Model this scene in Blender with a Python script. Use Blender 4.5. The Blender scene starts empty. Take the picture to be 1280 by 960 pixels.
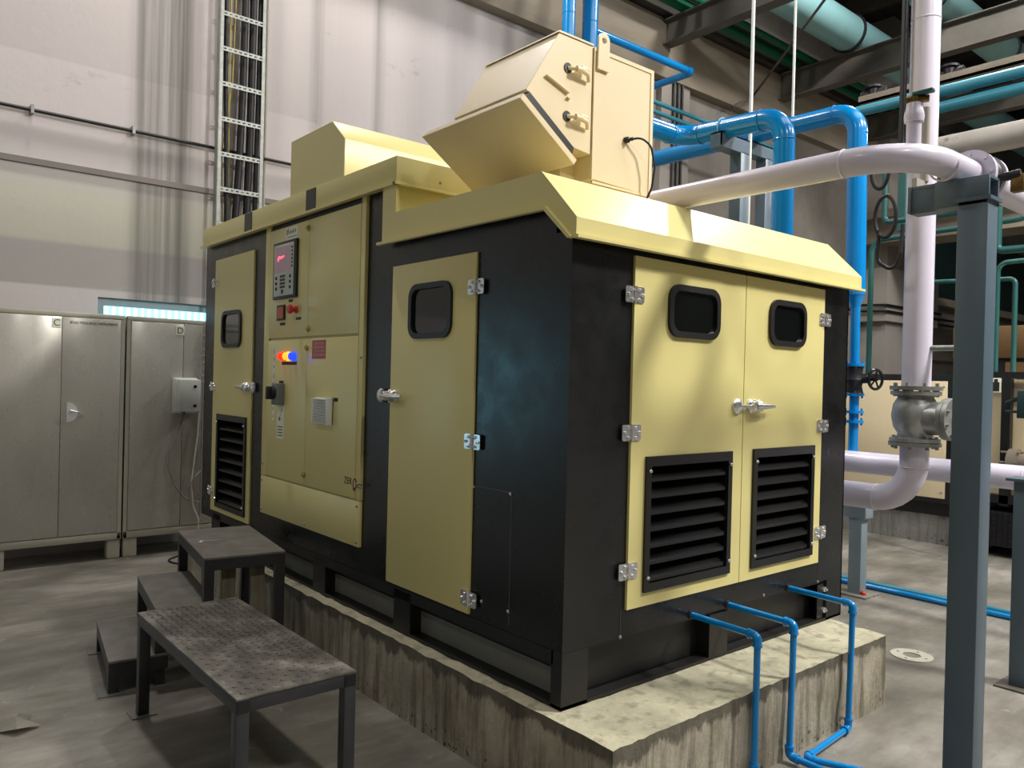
import bpy, bmesh, math, random
from mathutils import Vector, Matrix
random.seed(7)
SC = bpy.context.scene
COL = SC.collection
PI = math.pi
# ------------------------------------------------------------------ camera
FPX, YAW, PITCH, ROLL = 981.95, -0.6961, -0.0048, 0.0249
CX, CY, CZ = -2.0611, -2.1321, 1.6
Fv = Vector((-math.sin(YAW)*math.cos(PITCH), math.cos(YAW)*math.cos(PITCH), math.sin(PITCH)))
Rv = Vector((math.cos(YAW), math.sin(YAW), 0)); Uv = Rv.cross(Fv)
R2 = Rv*math.cos(ROLL) + Uv*math.sin(ROLL); U2 = Uv*math.cos(ROLL) - Rv*math.sin(ROLL)
cd = bpy.data.cameras.new('camera'); cam = bpy.data.objects.new('camera', cd); COL.objects.link(cam)
cd.sensor_width = 36; cd.lens = 36*FPX/1280; cd.clip_end = 200
cam.matrix_world = Matrix(((R2.x, U2.x, -Fv.x, CX), (R2.y, U2.y, -Fv.y, CY), (R2.z, U2.z, -Fv.z, CZ), (0, 0, 0, 1)))
SC.camera = cam
SC.view_settings.view_transform = 'Standard'; SC.view_settings.look = 'None'
SC.view_settings.exposure = 0.16; SC.view_settings.gamma = 1; SC.view_settings.use_curve_mapping = False
SC.cycles.use_denoising = True
SC.cycles.max_bounces = 6; SC.cycles.diffuse_bounces = 4; SC.cycles.glossy_bounces = 3
# ------------------------------------------------------------------ world and lights
W = bpy.data.worlds.new('world'); SC.world = W; W.use_nodes = True
bgn = W.node_tree.nodes['Background']; bgn.inputs[0].default_value = (0.42, 0.80, 0.95, 1); bgn.inputs[1].default_value = 3.6
def lamp(name, loc, target, power, size, color=(1, .96, .9), size_y=None, spread=180):
    l = bpy.data.lights.new(name, 'AREA'); l.energy = power; l.color = color
    if size_y: l.shape = 'RECTANGLE'; l.size = size; l.size_y = size_y
    else: l.shape = 'DISK'; l.size = size
    l.spread = math.radians(spread)
    o = bpy.data.objects.new(name, l); COL.objects.link(o); o.location = loc
    o.rotation_euler = (Vector(target) - Vector(loc)).to_track_quat('-Z', 'Y').to_euler()
    return o
lamp('highbay_lamp', (4.2, -4.8, 7.6), (3.6, -3.4, 0), 800, 1.1)
lamp('highbay_lamp', (-.6, -5.8, 7.6), (-.2, -4.6, 0), 130, .6)
lamp('highbay_lamp', (8.8, -3.6, 7.6), (8.4, -3.0, 0), 520, .9)
lamp('highbay_lamp', (-6.5, -.6, 7.6), (-6.3, .6, 0), 75, .7)
lamp('highbay_lamp', (-.6, 4.45, 8.5), (-1.0, 4.9, 0), 150, .5)
lamp('highbay_lamp', (2.2, 4.62, 8.5), (2.2, 5.0, 0), 170, .4)
lamp('highbay_lamp', (7.6, 1.6, 8.2), (8.0, 1.6, 0), 330, .7)
lamp('highbay_lamp', (12.0, 1.2, 6.2), (12.5, 2.4, 0), 130, .6)
lamp('roof_fill_light', (4.0, -2.0, 8.7), (4.0, -2.0, 0), 230, 8, (.93, .97, 1), 2.2)  # added soft fill light, no skylight is built in the roof
# ------------------------------------------------------------------ materials
def lin(c): return tuple(((v/255)/12.92 if v/255 <= .04045 else ((v/255+.055)/1.055)**2.4) for v in c) + (1,)
class NT:
    def __init__(s, name):
        s.m = bpy.data.materials.new(name); s.m.use_nodes = True; s.t = s.m.node_tree; s.n = s.t.nodes
        s.b = s.n['Principled BSDF']; s.tc = s.n.new('ShaderNodeTexCoord')
    def link(s, a, b): s.t.links.new(a, b)
    def mapping(s, scale, coord='Object'):
        m = s.n.new('ShaderNodeMapping'); m.inputs['Scale'].default_value = scale if hasattr(scale, '__len__') else (scale,)*3
        s.link(s.tc.outputs[coord], m.inputs[0]); return m.outputs[0]
    def noise(s, scale, det=5, rough=.6, coord='Object'):
        n = s.n.new('ShaderNodeTexNoise'); n.inputs['Scale'].default_value = 1; n.inputs['Detail'].default_value = det
        n.inputs['Roughness'].default_value = rough; s.link(s.mapping(scale, coord), n.inputs['Vector']); return n.outputs[0]
    def ramp(s, fac, stops):
        r = s.n.new('ShaderNodeValToRGB'); e = r.color_ramp.elements
        while len(e) < len(stops): e.new(.5)
        for q, (p, c) in zip(e, stops): q.position = p; q.color = c if hasattr(c, '__len__') else (c, c, c, 1)
        s.link(fac, r.inputs[0]); return r.outputs[0]
    def mix(s, fac, a, b, mode='MIX'):
        x = s.n.new('ShaderNodeMix'); x.data_type = 'RGBA'; x.blend_type = mode
        for v, i in ((fac, 0), (a, 6), (b, 7)):
            if hasattr(v, 'links') or hasattr(v, 'is_linked'): s.link(v, x.inputs[i])
            else: x.inputs[i].default_value = v
        return x.outputs[2]
    def math(s, op, a, b=None, clamp=False):
        x = s.n.new('ShaderNodeMath'); x.operation = op; x.use_clamp = clamp
        for v, i in ((a, 0), (b, 1)):
            if v is None: continue
            if hasattr(v, 'is_linked'): s.link(v, x.inputs[i])
            else: x.inputs[i].default_value = v
        return x.outputs[0]
    def bump(s, h, strength=.2, dist=.01):
        b = s.n.new('ShaderNodeBump'); b.inputs['Strength'].default_value = strength; b.inputs['Distance'].default_value = dist
        s.link(h, b.inputs['Height']); s.link(b.outputs[0], s.b.inputs['Normal'])
    def sep(s, coord='Object'):
        x = s.n.new('ShaderNodeSeparateXYZ'); s.link(s.tc.outputs[coord], x.inputs[0]); return x.outputs
def mat(name, rgb, rough=.5, metal=0, var=.12, scale=6, bump=0, bscale=40, coat=0, emit=None, spec=None, dirt=None, rvar=0):
    k = NT(name); c = lin(rgb)
    n = k.noise(scale)
    lo = tuple(v*(1-var) for v in c[:3])+(1,); hi = tuple(min(1, v*(1+var)) for v in c[:3])+(1,)
    col = k.ramp(n, [(.3, lo), (.7, hi)])
    if dirt:
        d = k.noise(dirt[1], 8, .7); col = k.mix(k.ramp(d, [(dirt[2], 0), (min(1, dirt[2]+.15), 1)]), col, lin(dirt[0]))
    k.link(col, k.b.inputs['Base Color'])
    k.b.inputs['Roughness'].default_value = rough; k.b.inputs['Metallic'].default_value = metal
    if rvar:
        k.link(k.ramp(k.noise(tuple(q*2.3 for q in scale) if hasattr(scale, "__len__") else scale*2.3), [(.3, max(0, rough-rvar)), (.7, min(1, rough+rvar))]), k.b.inputs['Roughness'])
    if coat: k.b.inputs['Coat Weight'].default_value = coat; k.b.inputs['Coat Roughness'].default_value = .12
    if spec is not None: k.b.inputs['Specular IOR Level'].default_value = spec
    if emit: k.b.inputs['Emission Color'].default_value = lin(emit[0]); k.b.inputs['Emission Strength'].default_value = emit[1]
    if bump: k.bump(k.noise(bscale, 6), bump)
    return k.m
M = {}
M['cream'] = mat('cream_yellow_paint', (222, 211, 144), .36, 0, .015, 1.2, dirt=((206, 194, 130), (2, 2, .4), .74), rvar=.03)
M['hood'] = mat('peach_cream_paint', (232, 214, 176), .38, 0, .03, 3, dirt=((176, 150, 104), 9, .7))
M['black'] = mat('black_satin_paint', (22, 23, 24), .3, 0, .15, 3, dirt=((52, 51, 48), (7, 7, 2.4), .68), rvar=.07)
M['blackflat'] = mat('black_frame_paint', (24, 24, 24), .42, 0, .2, 8, dirt=((96, 92, 84), 7, .72))
M['gloss'] = mat('gloss_black', (20, 20, 21), .24, 0, .1, 8)
M['bench'] = mat('worn_black_bench_paint', (46, 47, 50), .4, .1, .2, 9, dirt=((100, 96, 90), 11, .7))
M['rubber'] = mat('black_rubber', (20, 20, 21), .45, 0, .1, 20)
M['glass'] = mat('dark_tinted_glass', (14, 18, 18), .05, 0, .1, 4, coat=.5)
M['chrome'] = mat('zinc_chrome', (226, 226, 226), .24, .85, .1, 30)
M['steel'] = mat('brushed_steel', (176, 178, 176), .38, .6, .15, 30, bump=.1, bscale=90)
M['galv'] = mat('galvanised_steel', (146, 149, 144), .45, .4, .2, 20)
M['blue'] = mat('bright_blue_pipe_paint', (0, 132, 205), .22, 0, .05, 4, coat=.3)
M['white'] = mat('lilac_white_pipe_paint', (214, 208, 224), .3, 0, .03, 5, coat=.2, dirt=((150, 142, 120), (5, 5, 2), .74))
M['agedwhite'] = mat('aged_grey_white_paint', (165, 158, 150), .5, 0, .1, 4, dirt=((70, 62, 50), 5, .6))
M['post'] = mat('blue_grey_steel_paint', (84, 101, 114), .38, 0, .05, 4, dirt=((130, 145, 150), 14, .74))
M['postlight'] = mat('pale_blue_grey_paint', (140, 156, 164), .4, 0, .05, 4)
M['teal'] = mat('teal_pipe_paint', (34, 88, 86), .42, 0, .12, 5)
M['cyan'] = mat('pale_cyan_pipe_paint', (140, 188, 194), .42, 0, .08, 3, dirt=((130, 120, 90), 4, .68))
M['tealblue'] = mat('teal_blue_pipe_paint', (52, 128, 148), .4, 0, .08, 4)
M['green'] = mat('dark_green_pipe_paint', (0, 92, 62), .4, 0, .1, 5)
M['darksteel'] = mat('dark_grey_girder_paint', (88, 84, 78), .6, 0, .15, 3)
M['purlin'] = mat('sooty_purlin_steel', (70, 66, 60), .7, 0, .2, 3)
M['lagging'] = mat('grey_brown_lagging', (134, 124, 110), .75, 0, .18, 4, bump=.4, bscale=18)
M['locker'] = mat('grey_enamel', (188, 185, 176), .27, .2, .05, (2, 2, 1), dirt=((196, 188, 178), (5, 5, 2), .66), rvar=.07)
M['lockerframe'] = mat('pale_grey_enamel', (172, 170, 154), .42, 0, .06, 4)
M['foot'] = mat('chalky_painted_block', (185, 182, 165), .8, 0, .12, 9, bump=.3)
M['wood'] = mat('weathered_board', (126, 120, 100), .85, 0, .25, (30, 30, 2.5), bump=.4, bscale=30)
M['pvcwhite'] = mat('white_plastic', (222, 226, 222), .4, 0, .03, 6)
M['cable'] = mat('black_cable_sheath', (18, 18, 20), .5, 0, .1, 9)
M['greycable'] = mat('grey_cable_sheath', (128, 128, 118), .5, 0, .1, 9)
M['yellow'] = mat('yellow_green_earth_wire', (196, 180, 90), .5)
M['bronze'] = mat('bronze_fitting', (120, 96, 52), .35, .8)
M['darkiron'] = mat('dark_iron', (40, 38, 44), .45, .3, .2, 14)
M['red'] = mat('signal_red', (200, 50, 44), .4)
M['redsign'] = mat('faded_red_sign', (176, 92, 90), .5, 0, .06, 30)
M['signtext'] = mat('pale_pink_sign_lettering', (204, 140, 136), .5)
M['orange'] = mat('orange_plastic', (190, 92, 50), .4)
M['paper'] = mat('white_sticker', (240, 242, 222), .6, 0, .04, 30)
M['ink'] = mat('black_ink', (28, 30, 26), .6)
M['redink'] = mat('dark_red_ink', (120, 52, 36), .6)
M['greyink'] = mat('grey_ink', (96, 100, 92), .6)
M['screen'] = mat('mauve_display_glass', (128, 106, 116), .2, emit=((130, 104, 116), .3))
M['screenglow'] = mat('display_logo_glow', (255, 90, 110), .3, emit=((255, 70, 90), 2.2))
M['fascia'] = mat('pale_grey_keypad_plastic', (196, 202, 192), .4)
M['ledred'] = mat('red_indicator_lens', (255, 50, 40), .3, emit=((255, 40, 24), 1.4))
M['ledamber'] = mat('amber_indicator_lens', (255, 170, 40), .3, emit=((255, 160, 30), 1.6))
M['ledblue'] = mat('blue_indicator_lens', (20, 60, 255), .3, emit=((30, 60, 255), 1.7))
M['brass'] = mat('brass_lock', (170, 150, 80), .3, .8)
M['greyswitch'] = mat('grey_switch_plastic', (112, 118, 118), .45)
M['brown'] = mat('brown_machine_panel', (112, 84, 50), .5, 0, .15, 4)
M['darkgreen'] = mat('dark_green_machine', (20, 48, 48), .5)
M['debris'] = mat('crumpled_paper', (190, 186, 172), .8)
M['ring'] = mat('dull_gasket_sheet', (168, 168, 152), .7, 0, .1, 30)
M['stucco'] = mat('dusty_grey_machine_cover', (112, 112, 106), .6)
# structure materials --------------------------------------------------
k = NT('weathered_shaded_plaster_wall'); X, Y, Z = k.sep()
base = k.ramp(k.noise((.5, .5, .9), 6, .6), [(.3, lin((190, 182, 178))), (.7, lin((214, 205, 204)))])
band = k.ramp(k.math('MULTIPLY', Z, .2), [(0, lin((176, 168, 170))), (.461, lin((186, 178, 178))), (.4625, lin((146, 140, 137))), (.535, lin((150, 144, 142))), (.542, lin((176, 175, 158))), (.62, lin((196, 194, 178))), (.665, lin((198, 192, 192))), (.7, lin((206, 198, 200)))])
col = k.mix(.8, base, band)
seam = k.ramp(k.math('ADD', k.math('MULTIPLY', Z, .2), k.math('MULTIPLY', k.noise(5, 6, .8), .003)), [(.8525, 0), (.8535, .7), (.8545, .7), (.8555, .16), (.9, .16)])
col = k.mix(seam, col, lin((120, 110, 104)))
stain_shade_x = k.ramp(k.math('MULTIPLY', k.math('ADD', X, 2), .1), [(.0, .03), (.178, .03), (.19, .9), (.205, .8), (.230, 1), (.238, .25), (.26, .08), (.352, .05), (.362, .6), (.372, .1), (.426, .05), (.434, .6), (.446, .08)])  # wide left band is stains; two narrow right bands are painted shadow stripes
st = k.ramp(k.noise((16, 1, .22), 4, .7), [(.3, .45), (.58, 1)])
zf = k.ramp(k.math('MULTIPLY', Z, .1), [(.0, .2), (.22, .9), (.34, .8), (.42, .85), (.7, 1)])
col = k.mix(k.math('MULTIPLY', k.math('MULTIPLY', stain_shade_x, st), zf), col, lin((92, 91, 86)))
cr = k.ramp(k.noise((2.2, 2.2, 4), 12, .8), [(.6, 0), (.72, .5)])
col = k.mix(cr, col, lin((120, 112, 104)))
far = k.ramp(k.math('MULTIPLY', X, .1), [(.35, 0), (.5, 1)])
rough_ = k.ramp(k.noise((1.2, 1, .8), 9, .7), [(.25, lin((108, 103, 97))), (.75, lin((148, 143, 136)))])
col = k.mix(far, col, rough_)
k.link(col, k.b.inputs['Base Color']); k.b.inputs['Roughness'].default_value = .72; k.bump(k.noise(9, 8, .7), .25, .008)
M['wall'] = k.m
M['groove_shade'] = mat('grey_groove_shade_band', (132, 126, 122), .8, 0, .08, 3)  # grey colour stands for the shade of a groove in the wall
M['plain'] = mat('grey_plaster', (150, 144, 138), .8, 0, .1, 1, bump=.2, bscale=8)
M['girder'] = mat('brown_grey_concrete', (146, 136, 122), .8, 0, .16, (.8, 3, 6), bump=.2, bscale=9)
M['roof'] = mat('dark_corrugated_roof', (58, 56, 54), .8, 0, .1, 1)
k = NT('worn_concrete_floor')
c1 = k.ramp(k.noise((.9, 1.6, 1), 7, .65), [(.3, lin((86, 82, 73))), (.5, lin((122, 118, 109))), (.68, lin((158, 154, 146)))])
c2 = k.ramp(k.noise((1.6, 8, 3), 9, .75), [(.45, 0), (.7, .5)])
col = k.mix(c2, c1, lin((84, 78, 70)))
c3 = k.ramp(k.noise((9, 6, 9), 9, .8), [(.6, 0), (.7, .6)])
col = k.mix(c3, col, lin((188, 184, 176)))
k.link(col, k.b.inputs['Base Color'])
k.link(k.ramp(k.noise(2.2, 6), [(.3, .38), (.7, .62)]), k.b.inputs['Roughness']); k.bump(k.noise(26, 8, .7), .15, .004)
M['floor'] = k.m
def concrete(name, side_a, side_b, top, streak):
    k = NT(name); X, Y, Z = k.sep()
    c1 = k.ramp(k.noise((4, 4, 3), 10, .75), [(.3, lin(side_a)), (.66, lin(side_b))])
    s1 = k.ramp(k.noise((15, 15, 1.1), 8, .75), [(.47, 0), (.62, .85)])
    c1 = k.mix(s1, c1, lin(streak))
    pit = k.ramp(k.noise(30, 4, .6), [(.6, 0), (.64, .9)]); low = k.ramp(k.math('ADD', Z, k.math('MULTIPLY', k.noise(3, 4), .2)), [(.12, 1), (.22, .0)])
    c1 = k.mix(k.math('MULTIPLY', pit, low), c1, lin((36, 34, 30)))
    edge = k.ramp(k.math('ADD', Z, k.math('MULTIPLY', k.noise((9, 9, 3), 6, .7), .22)), [(.40, 0), (.42, .75), (.52, .75)])
    c1 = k.mix(edge, c1, lin(tuple(v*.62 for v in streak)))
    g = k.n.new('ShaderNodeNewGeometry'); sp = k.n.new('ShaderNodeSeparateXYZ'); k.link(g.outputs['Normal'], sp.inputs[0])
    t1 = k.ramp(k.noise((5, 5, 5), 8, .7), [(.3, lin(tuple(v*.8 for v in top))), (.7, lin(tuple(min(255, v+8) for v in top)))])
    t1 = k.mix(k.ramp(k.noise(14, 6), [(.52, 0), (.64, .65)]), t1, lin((128, 122, 104)))
    k.link(k.mix(k.ramp(sp.outputs[2], [(.6, 0), (.8, 1)]), c1, t1), k.b.inputs['Base Color'])
    k.b.inputs['Roughness'].default_value = .85; k.bump(k.noise(28, 9, .75), .5, .012); return k.m
M['plinth'] = concrete('cast_concrete', (128, 122, 104), (182, 174, 156), (190, 184, 156), (96, 90, 74))
M['plinth2'] = concrete('far_cast_concrete', (116, 114, 108), (140, 138, 132), (140, 136, 124), (100, 98, 92))
k = NT('dusty_chequer_plate')
brk = k.ramp(k.noise(5, 8, .7), [(.32, lin((62, 60, 57))), (.5, lin((98, 94, 88))), (.68, lin((150, 147, 141)))])
k.link(brk, k.b.inputs['Base Color']); k.b.inputs['Roughness'].default_value = .5; k.b.inputs['Metallic'].default_value = .25
k.bump(k.noise(60, 5), .2, .004); M['chequer'] = k.m
M['step'] = mat('dusty_wood_tread', (112, 108, 102), .8, 0, .25, (7, 7, 7), bump=.3, dirt=((136, 130, 118), 5, .6))
k = NT('fluted_daylight_sheet')
wv = k.n.new('ShaderNodeTexWave'); wv.bands_direction = 'X'; wv.inputs['Scale'].default_value = 5.2; wv.inputs['Distortion'].default_value = 0; k.link(k.tc.outputs['Object'], wv.inputs[0])
tr = k.n.new('ShaderNodeBsdfTransparent'); k.link(k.ramp(wv.outputs[1], [(.2, lin((206, 232, 238))), (.8, lin((240, 250, 252)))]), tr.inputs[0])
k.link(tr.outputs[0], k.n['Material Output'].inputs[0]); M['sheet'] = k.m
# ------------------------------------------------------------------ mesh helpers
class G:
    def __init__(s): s.bm = bmesh.new()
    def box(s, x0, x1, y0, y1, z0, z1, bv=0, m=None):
        t = bmesh.new(); bmesh.ops.create_cube(t, size=1)
        for v in t.verts: v.co = Vector(((x0+x1)/2+v.co.x*(x1-x0), (y0+y1)/2+v.co.y*(y1-y0), (z0+z1)/2+v.co.z*(z1-z0)))
        if bv: bmesh.ops.bevel(t, geom=t.edges[:], offset=bv, segments=2, affect='EDGES', profile=.5)
        return s.join(t, m)
    def join(s, t, m=None):
        if m is not None: bmesh.ops.transform(t, matrix=m, verts=t.verts)
        me = bpy.data.meshes.new('tmp'); t.to_mesh(me); t.free(); s.bm.from_mesh(me); bpy.data.meshes.remove(me); return s
    def prism(s, pts, a, b, axis='X', m=None, bv=0):
        t = bmesh.new()
        def P(p, v): return {'X': (v, p[0], p[1]), 'Y': (p[0], v, p[1]), 'Z': (p[0], p[1], v)}[axis]
        A = [t.verts.new(P(p, a)) for p in pts]; B = [t.verts.new(P(p, b)) for p in pts]
        t.faces.new(A); t.faces.new(B[::-1])
        for i in range(len(pts)):
            j = (i+1) % len(pts); t.faces.new((A[j], A[i], B[i], B[j]))
        bmesh.ops.recalc_face_normals(t, faces=t.faces)
        if bv: bmesh.ops.bevel(t, geom=t.edges[:], offset=bv, segments=1, affect='EDGES')
        return s.join(t, m)
    def tube(s, path, r, bend=0, seg=16, caps=True, r2=None, m=None):
        pts = [Vector(p) for p in path]
        if bend:
            out = [pts[0]]
            for i in range(1, len(pts)-1):
                a, b, c = pts[i-1], pts[i], pts[i+1]
                u = (a-b).normalized(); w = (c-b).normalized(); ang = u.angle(w)
                if ang > PI-.01: out.append(b); continue
                d = min(bend/math.tan(ang/2), (a-b).length*.49 if i > 1 else (a-b).length*.98, (c-b).length*.49 if i < len(pts)-2 else (c-b).length*.98)
                p0 = b+u*d; p1 = b+w*d
                for q in range(9):
                    f = q/8; w_ = math.sin(ang/2); out.append((p0*(1-f)**2 + b*(2*f*(1-f)*w_) + p1*f*f)/((1-f)**2+2*f*(1-f)*w_+f*f))
            out.append(pts[-1]); pts = out
        t = bmesh.new(); rings = []
        nrm = None
        for i, p in enumerate(pts):
            d = ((pts[min(i+1, len(pts)-1)]-p).normalized() + (p-pts[max(i-1, 0)]).normalized()).normalized()
            if nrm is None:
                nrm = d.orthogonal().normalized()
            else:
                nrm = (nrm - d*nrm.dot(d)).normalized()
            bn = d.cross(nrm); rr = r if r2 is None else r+(r2-r)*i/(len(pts)-1)
            rings.append([t.verts.new(p+(nrm*math.cos(2*PI*k/seg)+bn*math.sin(2*PI*k/seg))*rr) for k in range(seg)])
        for a, b in zip(rings, rings[1:]):
            for k in range(seg): t.faces.new((a[k], a[(k+1) % seg], b[(k+1) % seg], b[k]))
        if caps: t.faces.new(rings[0][::-1]); t.faces.new(rings[-1])
        return s.join(t, m)
    def cyl(s, p0, p1, r, seg=16, r2=None, m=None): return s.tube([p0, p1], r, 0, seg, True, r2, m)
    def lathe(s, prof, origin, direction, seg=20, m=None):
        # prof: (distance along the axis, radius)
        d = Vector(direction).normalized(); n = d.orthogonal().normalized(); b = d.cross(n); o = Vector(origin)
        t = bmesh.new(); rings = []
        for h, r in prof:
            rings.append([t.verts.new(o+d*h+(n*math.cos(2*PI*k/seg)+b*math.sin(2*PI*k/seg))*max(r, 1e-4)) for k in range(seg)])
        for a, c in zip(rings, rings[1:]):
            for k in range(seg): t.faces.new((a[k], a[(k+1) % seg], c[(k+1) % seg], c[k]))
        t.faces.new(rings[0][::-1]); t.faces.new(rings[-1])
        return s.join(t, m)
    def torus(s, origin, direction, R, r, seg=28, rs=8, m=None):
        d = Vector(direction).normalized(); n = d.orthogonal().normalized(); b = d.cross(n); o = Vector(origin); t = bmesh.new(); rings = []
        for i in range(seg):
            a = 2*PI*i/seg; e = n*math.cos(a)+b*math.sin(a)
            rings.append([t.verts.new(o+e*(R+r*math.cos(2*PI*j/rs))+d*r*math.sin(2*PI*j/rs)) for j in range(rs)])
        for i in range(seg):
            A, B = rings[i], rings[(i+1) % seg]
            for j in range(rs): t.faces.new((A[j], B[j], B[(j+1) % rs], A[(j+1) % rs]))
        bmesh.ops.recalc_face_normals(t, faces=t.faces)
        return s.join(t, m)
    def plate(s, loops, thick, mtx):
        # flat plate with holes: loops of 2D points, filled, thickness along local +-z
        c = bpy.data.curves.new('tmp', 'CURVE'); c.dimensions = '2D'; c.fill_mode = 'BOTH'; c.extrude = thick/2
        for L in loops:
            sp = c.splines.new('POLY'); sp.points.add(len(L)-1)
            for q, p in zip(sp.points, L): q.co = (p[0], p[1], 0, 1)
            sp.use_cyclic_u = True
        o = bpy.data.objects.new('tmp', c); me = bpy.data.meshes.new_from_object(o)
        t = bmesh.new(); t.from_mesh(me); bmesh.ops.remove_doubles(t, verts=t.verts, dist=1e-5); bmesh.ops.recalc_face_normals(t, faces=t.faces)
        bpy.data.objects.remove(o); bpy.data.curves.remove(c); bpy.data.meshes.remove(me)
        return s.join(t, mtx)
    def text(s, body, size, mtx, depth=.0006, sx=1.0):
        c = bpy.data.curves.new('tmp', 'FONT'); c.body = body; c.size = size; c.extrude = depth; c.align_x = 'CENTER'; c.align_y = 'CENTER'
        o = bpy.data.objects.new('tmp', c); me = bpy.data.meshes.new_from_object(o)
        t = bmesh.new(); t.from_mesh(me); bmesh.ops.transform(t, matrix=Matrix.Diagonal((sx, 1, 1, 1)), verts=t.verts)
        bpy.data.objects.remove(o); bpy.data.curves.remove(c); bpy.data.meshes.remove(me)
        return s.join(t, mtx)
def rrect(x0, x1, y0, y1, r, n=6):
    out = []
    for cx, cy, a0 in ((x1-r, y1-r, 0), (x0+r, y1-r, PI/2), (x0+r, y0+r, PI), (x1-r, y0+r, 1.5*PI)):
        for i in range(n+1):
            a = a0+PI/2*i/n; out.append((cx+r*math.cos(a), cy+r*math.sin(a)))
    return out
def circ(cx, cy, r, n=20): return [(cx+r*math.cos(2*PI*i/n), cy+r*math.sin(2*PI*i/n)) for i in range(n)]
def rect(x0, x1, y0, y1): return [(x0, y0), (x1, y0), (x1, y1), (x0, y1)]
def MX(x): # plane X=x seen from -X side: local (u,v) -> (x, -u, v); u grows toward -Y
    return Matrix(((0, 0, -1, x), (-1, 0, 0, 0), (0, 1, 0, 0), (0, 0, 0, 1)))
def MXy(x): # same but u = Y (for outlines, not text)
    return Matrix(((0, 0, 1, x), (1, 0, 0, 0), (0, 1, 0, 0), (0, 0, 0, 1)))
def MY(y): # plane Y=y seen from -Y: u = X, v = Z
    return Matrix(((1, 0, 0, 0), (0, 0, -1, y), (0, 1, 0, 0), (0, 0, 0, 1)))
ORG = {}
def obj(name, g, m, parent=None, world_origin=False):
    bm = g.bm
    me = bpy.data.meshes.new(name)
    if world_origin: c = Vector((0, 0, 0))
    else:
        xs = [v.co for v in bm.verts]
        lo = Vector([min(v[i] for v in xs) for i in range(3)]); hi = Vector([max(v[i] for v in xs) for i in range(3)])
        c = Vector(((lo.x+hi.x)/2, (lo.y+hi.y)/2, lo.z))
    bmesh.ops.translate(bm, vec=-c, verts=bm.verts); bm.to_mesh(me); bm.free()
    me.polygons.foreach_set('use_smooth', [True]*len(me.polygons)); me.set_sharp_from_angle(angle=math.radians(32))
    me.materials.append(M[m]); o = bpy.data.objects.new(name, me); COL.objects.link(o)
    if parent is not None: o.parent = parent; o.location = c-ORG[parent.name]
    else: o.location = c
    ORG[o.name] = c; return o
def thing(name, label, cat, loc, group=None):
    o = bpy.data.objects.new(name, None); COL.objects.link(o); o.location = loc; o.empty_display_size = .1
    ORG[o.name] = Vector(loc); o['label'] = label; o['category'] = cat
    if group: o['group'] = group
    return o
def tag(o, label, cat, group=None):
    o['label'] = label; o['category'] = cat
    if group: o['group'] = group
    return o
def struct(name, g, m, parent=None, wo=True):
    o = obj(name, g, m, parent, wo)
    if parent is None: o['kind'] = 'structure'
    return o
def bp(px, py, ax, val):
    d = Fv + R2*((px-640)/FPX) - U2*((py-480)/FPX); i = 'XYZ'.index(ax)
    return Vector((CX, CY, CZ)) + d*((val-(CX, CY, CZ)[i])/d[i])
# ================================================================== the hall
YW = 5.6
g = G(); g.box(-10, 27, -13, 6.2, -.3, 0); struct('floor', g, 'floor')
g = G()
wx0, wx1, wz0, wz1 = -.42, 1.3, 1.3, 2.25           # window seen above the lockers
dx0, dx1, dz0, dz1 = -4.75, -3.55, .75, 2.35          # daylight window left of the frame (reflected in the enclosure)
g.box(-10, dx0, YW, YW+.25, 0, 9); g.box(dx0, dx1, YW, YW+.25, 0, dz0); g.box(dx0, dx1, YW, YW+.25, dz1, 9)
g.box(dx1, wx0, YW, YW+.25, 0, 9); g.box(wx0, wx1, YW, YW+.25, 0, wz0); g.box(wx0, wx1, YW, YW+.25, wz1, 9)
g.box(wx1, 27, YW, YW+.25, 0, 9)
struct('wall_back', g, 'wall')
g = G(); g.box(-10, 6.9, YW-.02, YW+.01, 3.325, 3.375); struct('trim_1', g, 'groove_shade')
g = G(); g.box(-10.2, -10, -13, 6, 0, 9); struct('wall_left', g, 'plain')
g = G(); g.box(27, 27.2, -13, 6, 0, 9); struct('wall_right', g, 'plain')
g = G(); g.box(-10, 27, -13.2, -13, 0, 9); struct('wall_front', g, 'plain')
g = G()
for i in range(60):
    y = -13+i*.32; g.prism([(y, 9.05), (y+.04, 9), (y+.16, 9), (y+.2, 9.05), (y+.32, 9.05), (y+.32, 9.09), (y, 9.09)], -10, 27, 'X')
struct('ceiling', g, 'roof')
def window(n, x0, x1, z0, z1):
    g = G(); g.plate([rect(x0, x1, z0, z1), rect(x0+.055, x1-.055, z0+.055, z1-.07)], .06, MY(YW+.06)); fr = struct(n, g, 'postlight')
    g = G(); g.box(x0+.05, x1-.05, YW+.07, YW+.074, z0+.05, z1-.06); struct('window_pane', g, 'sheet', fr)
window('window_1', wx0, wx1, wz0, wz1); window('window_2', dx0, dx1, dz0, dz1)
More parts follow.
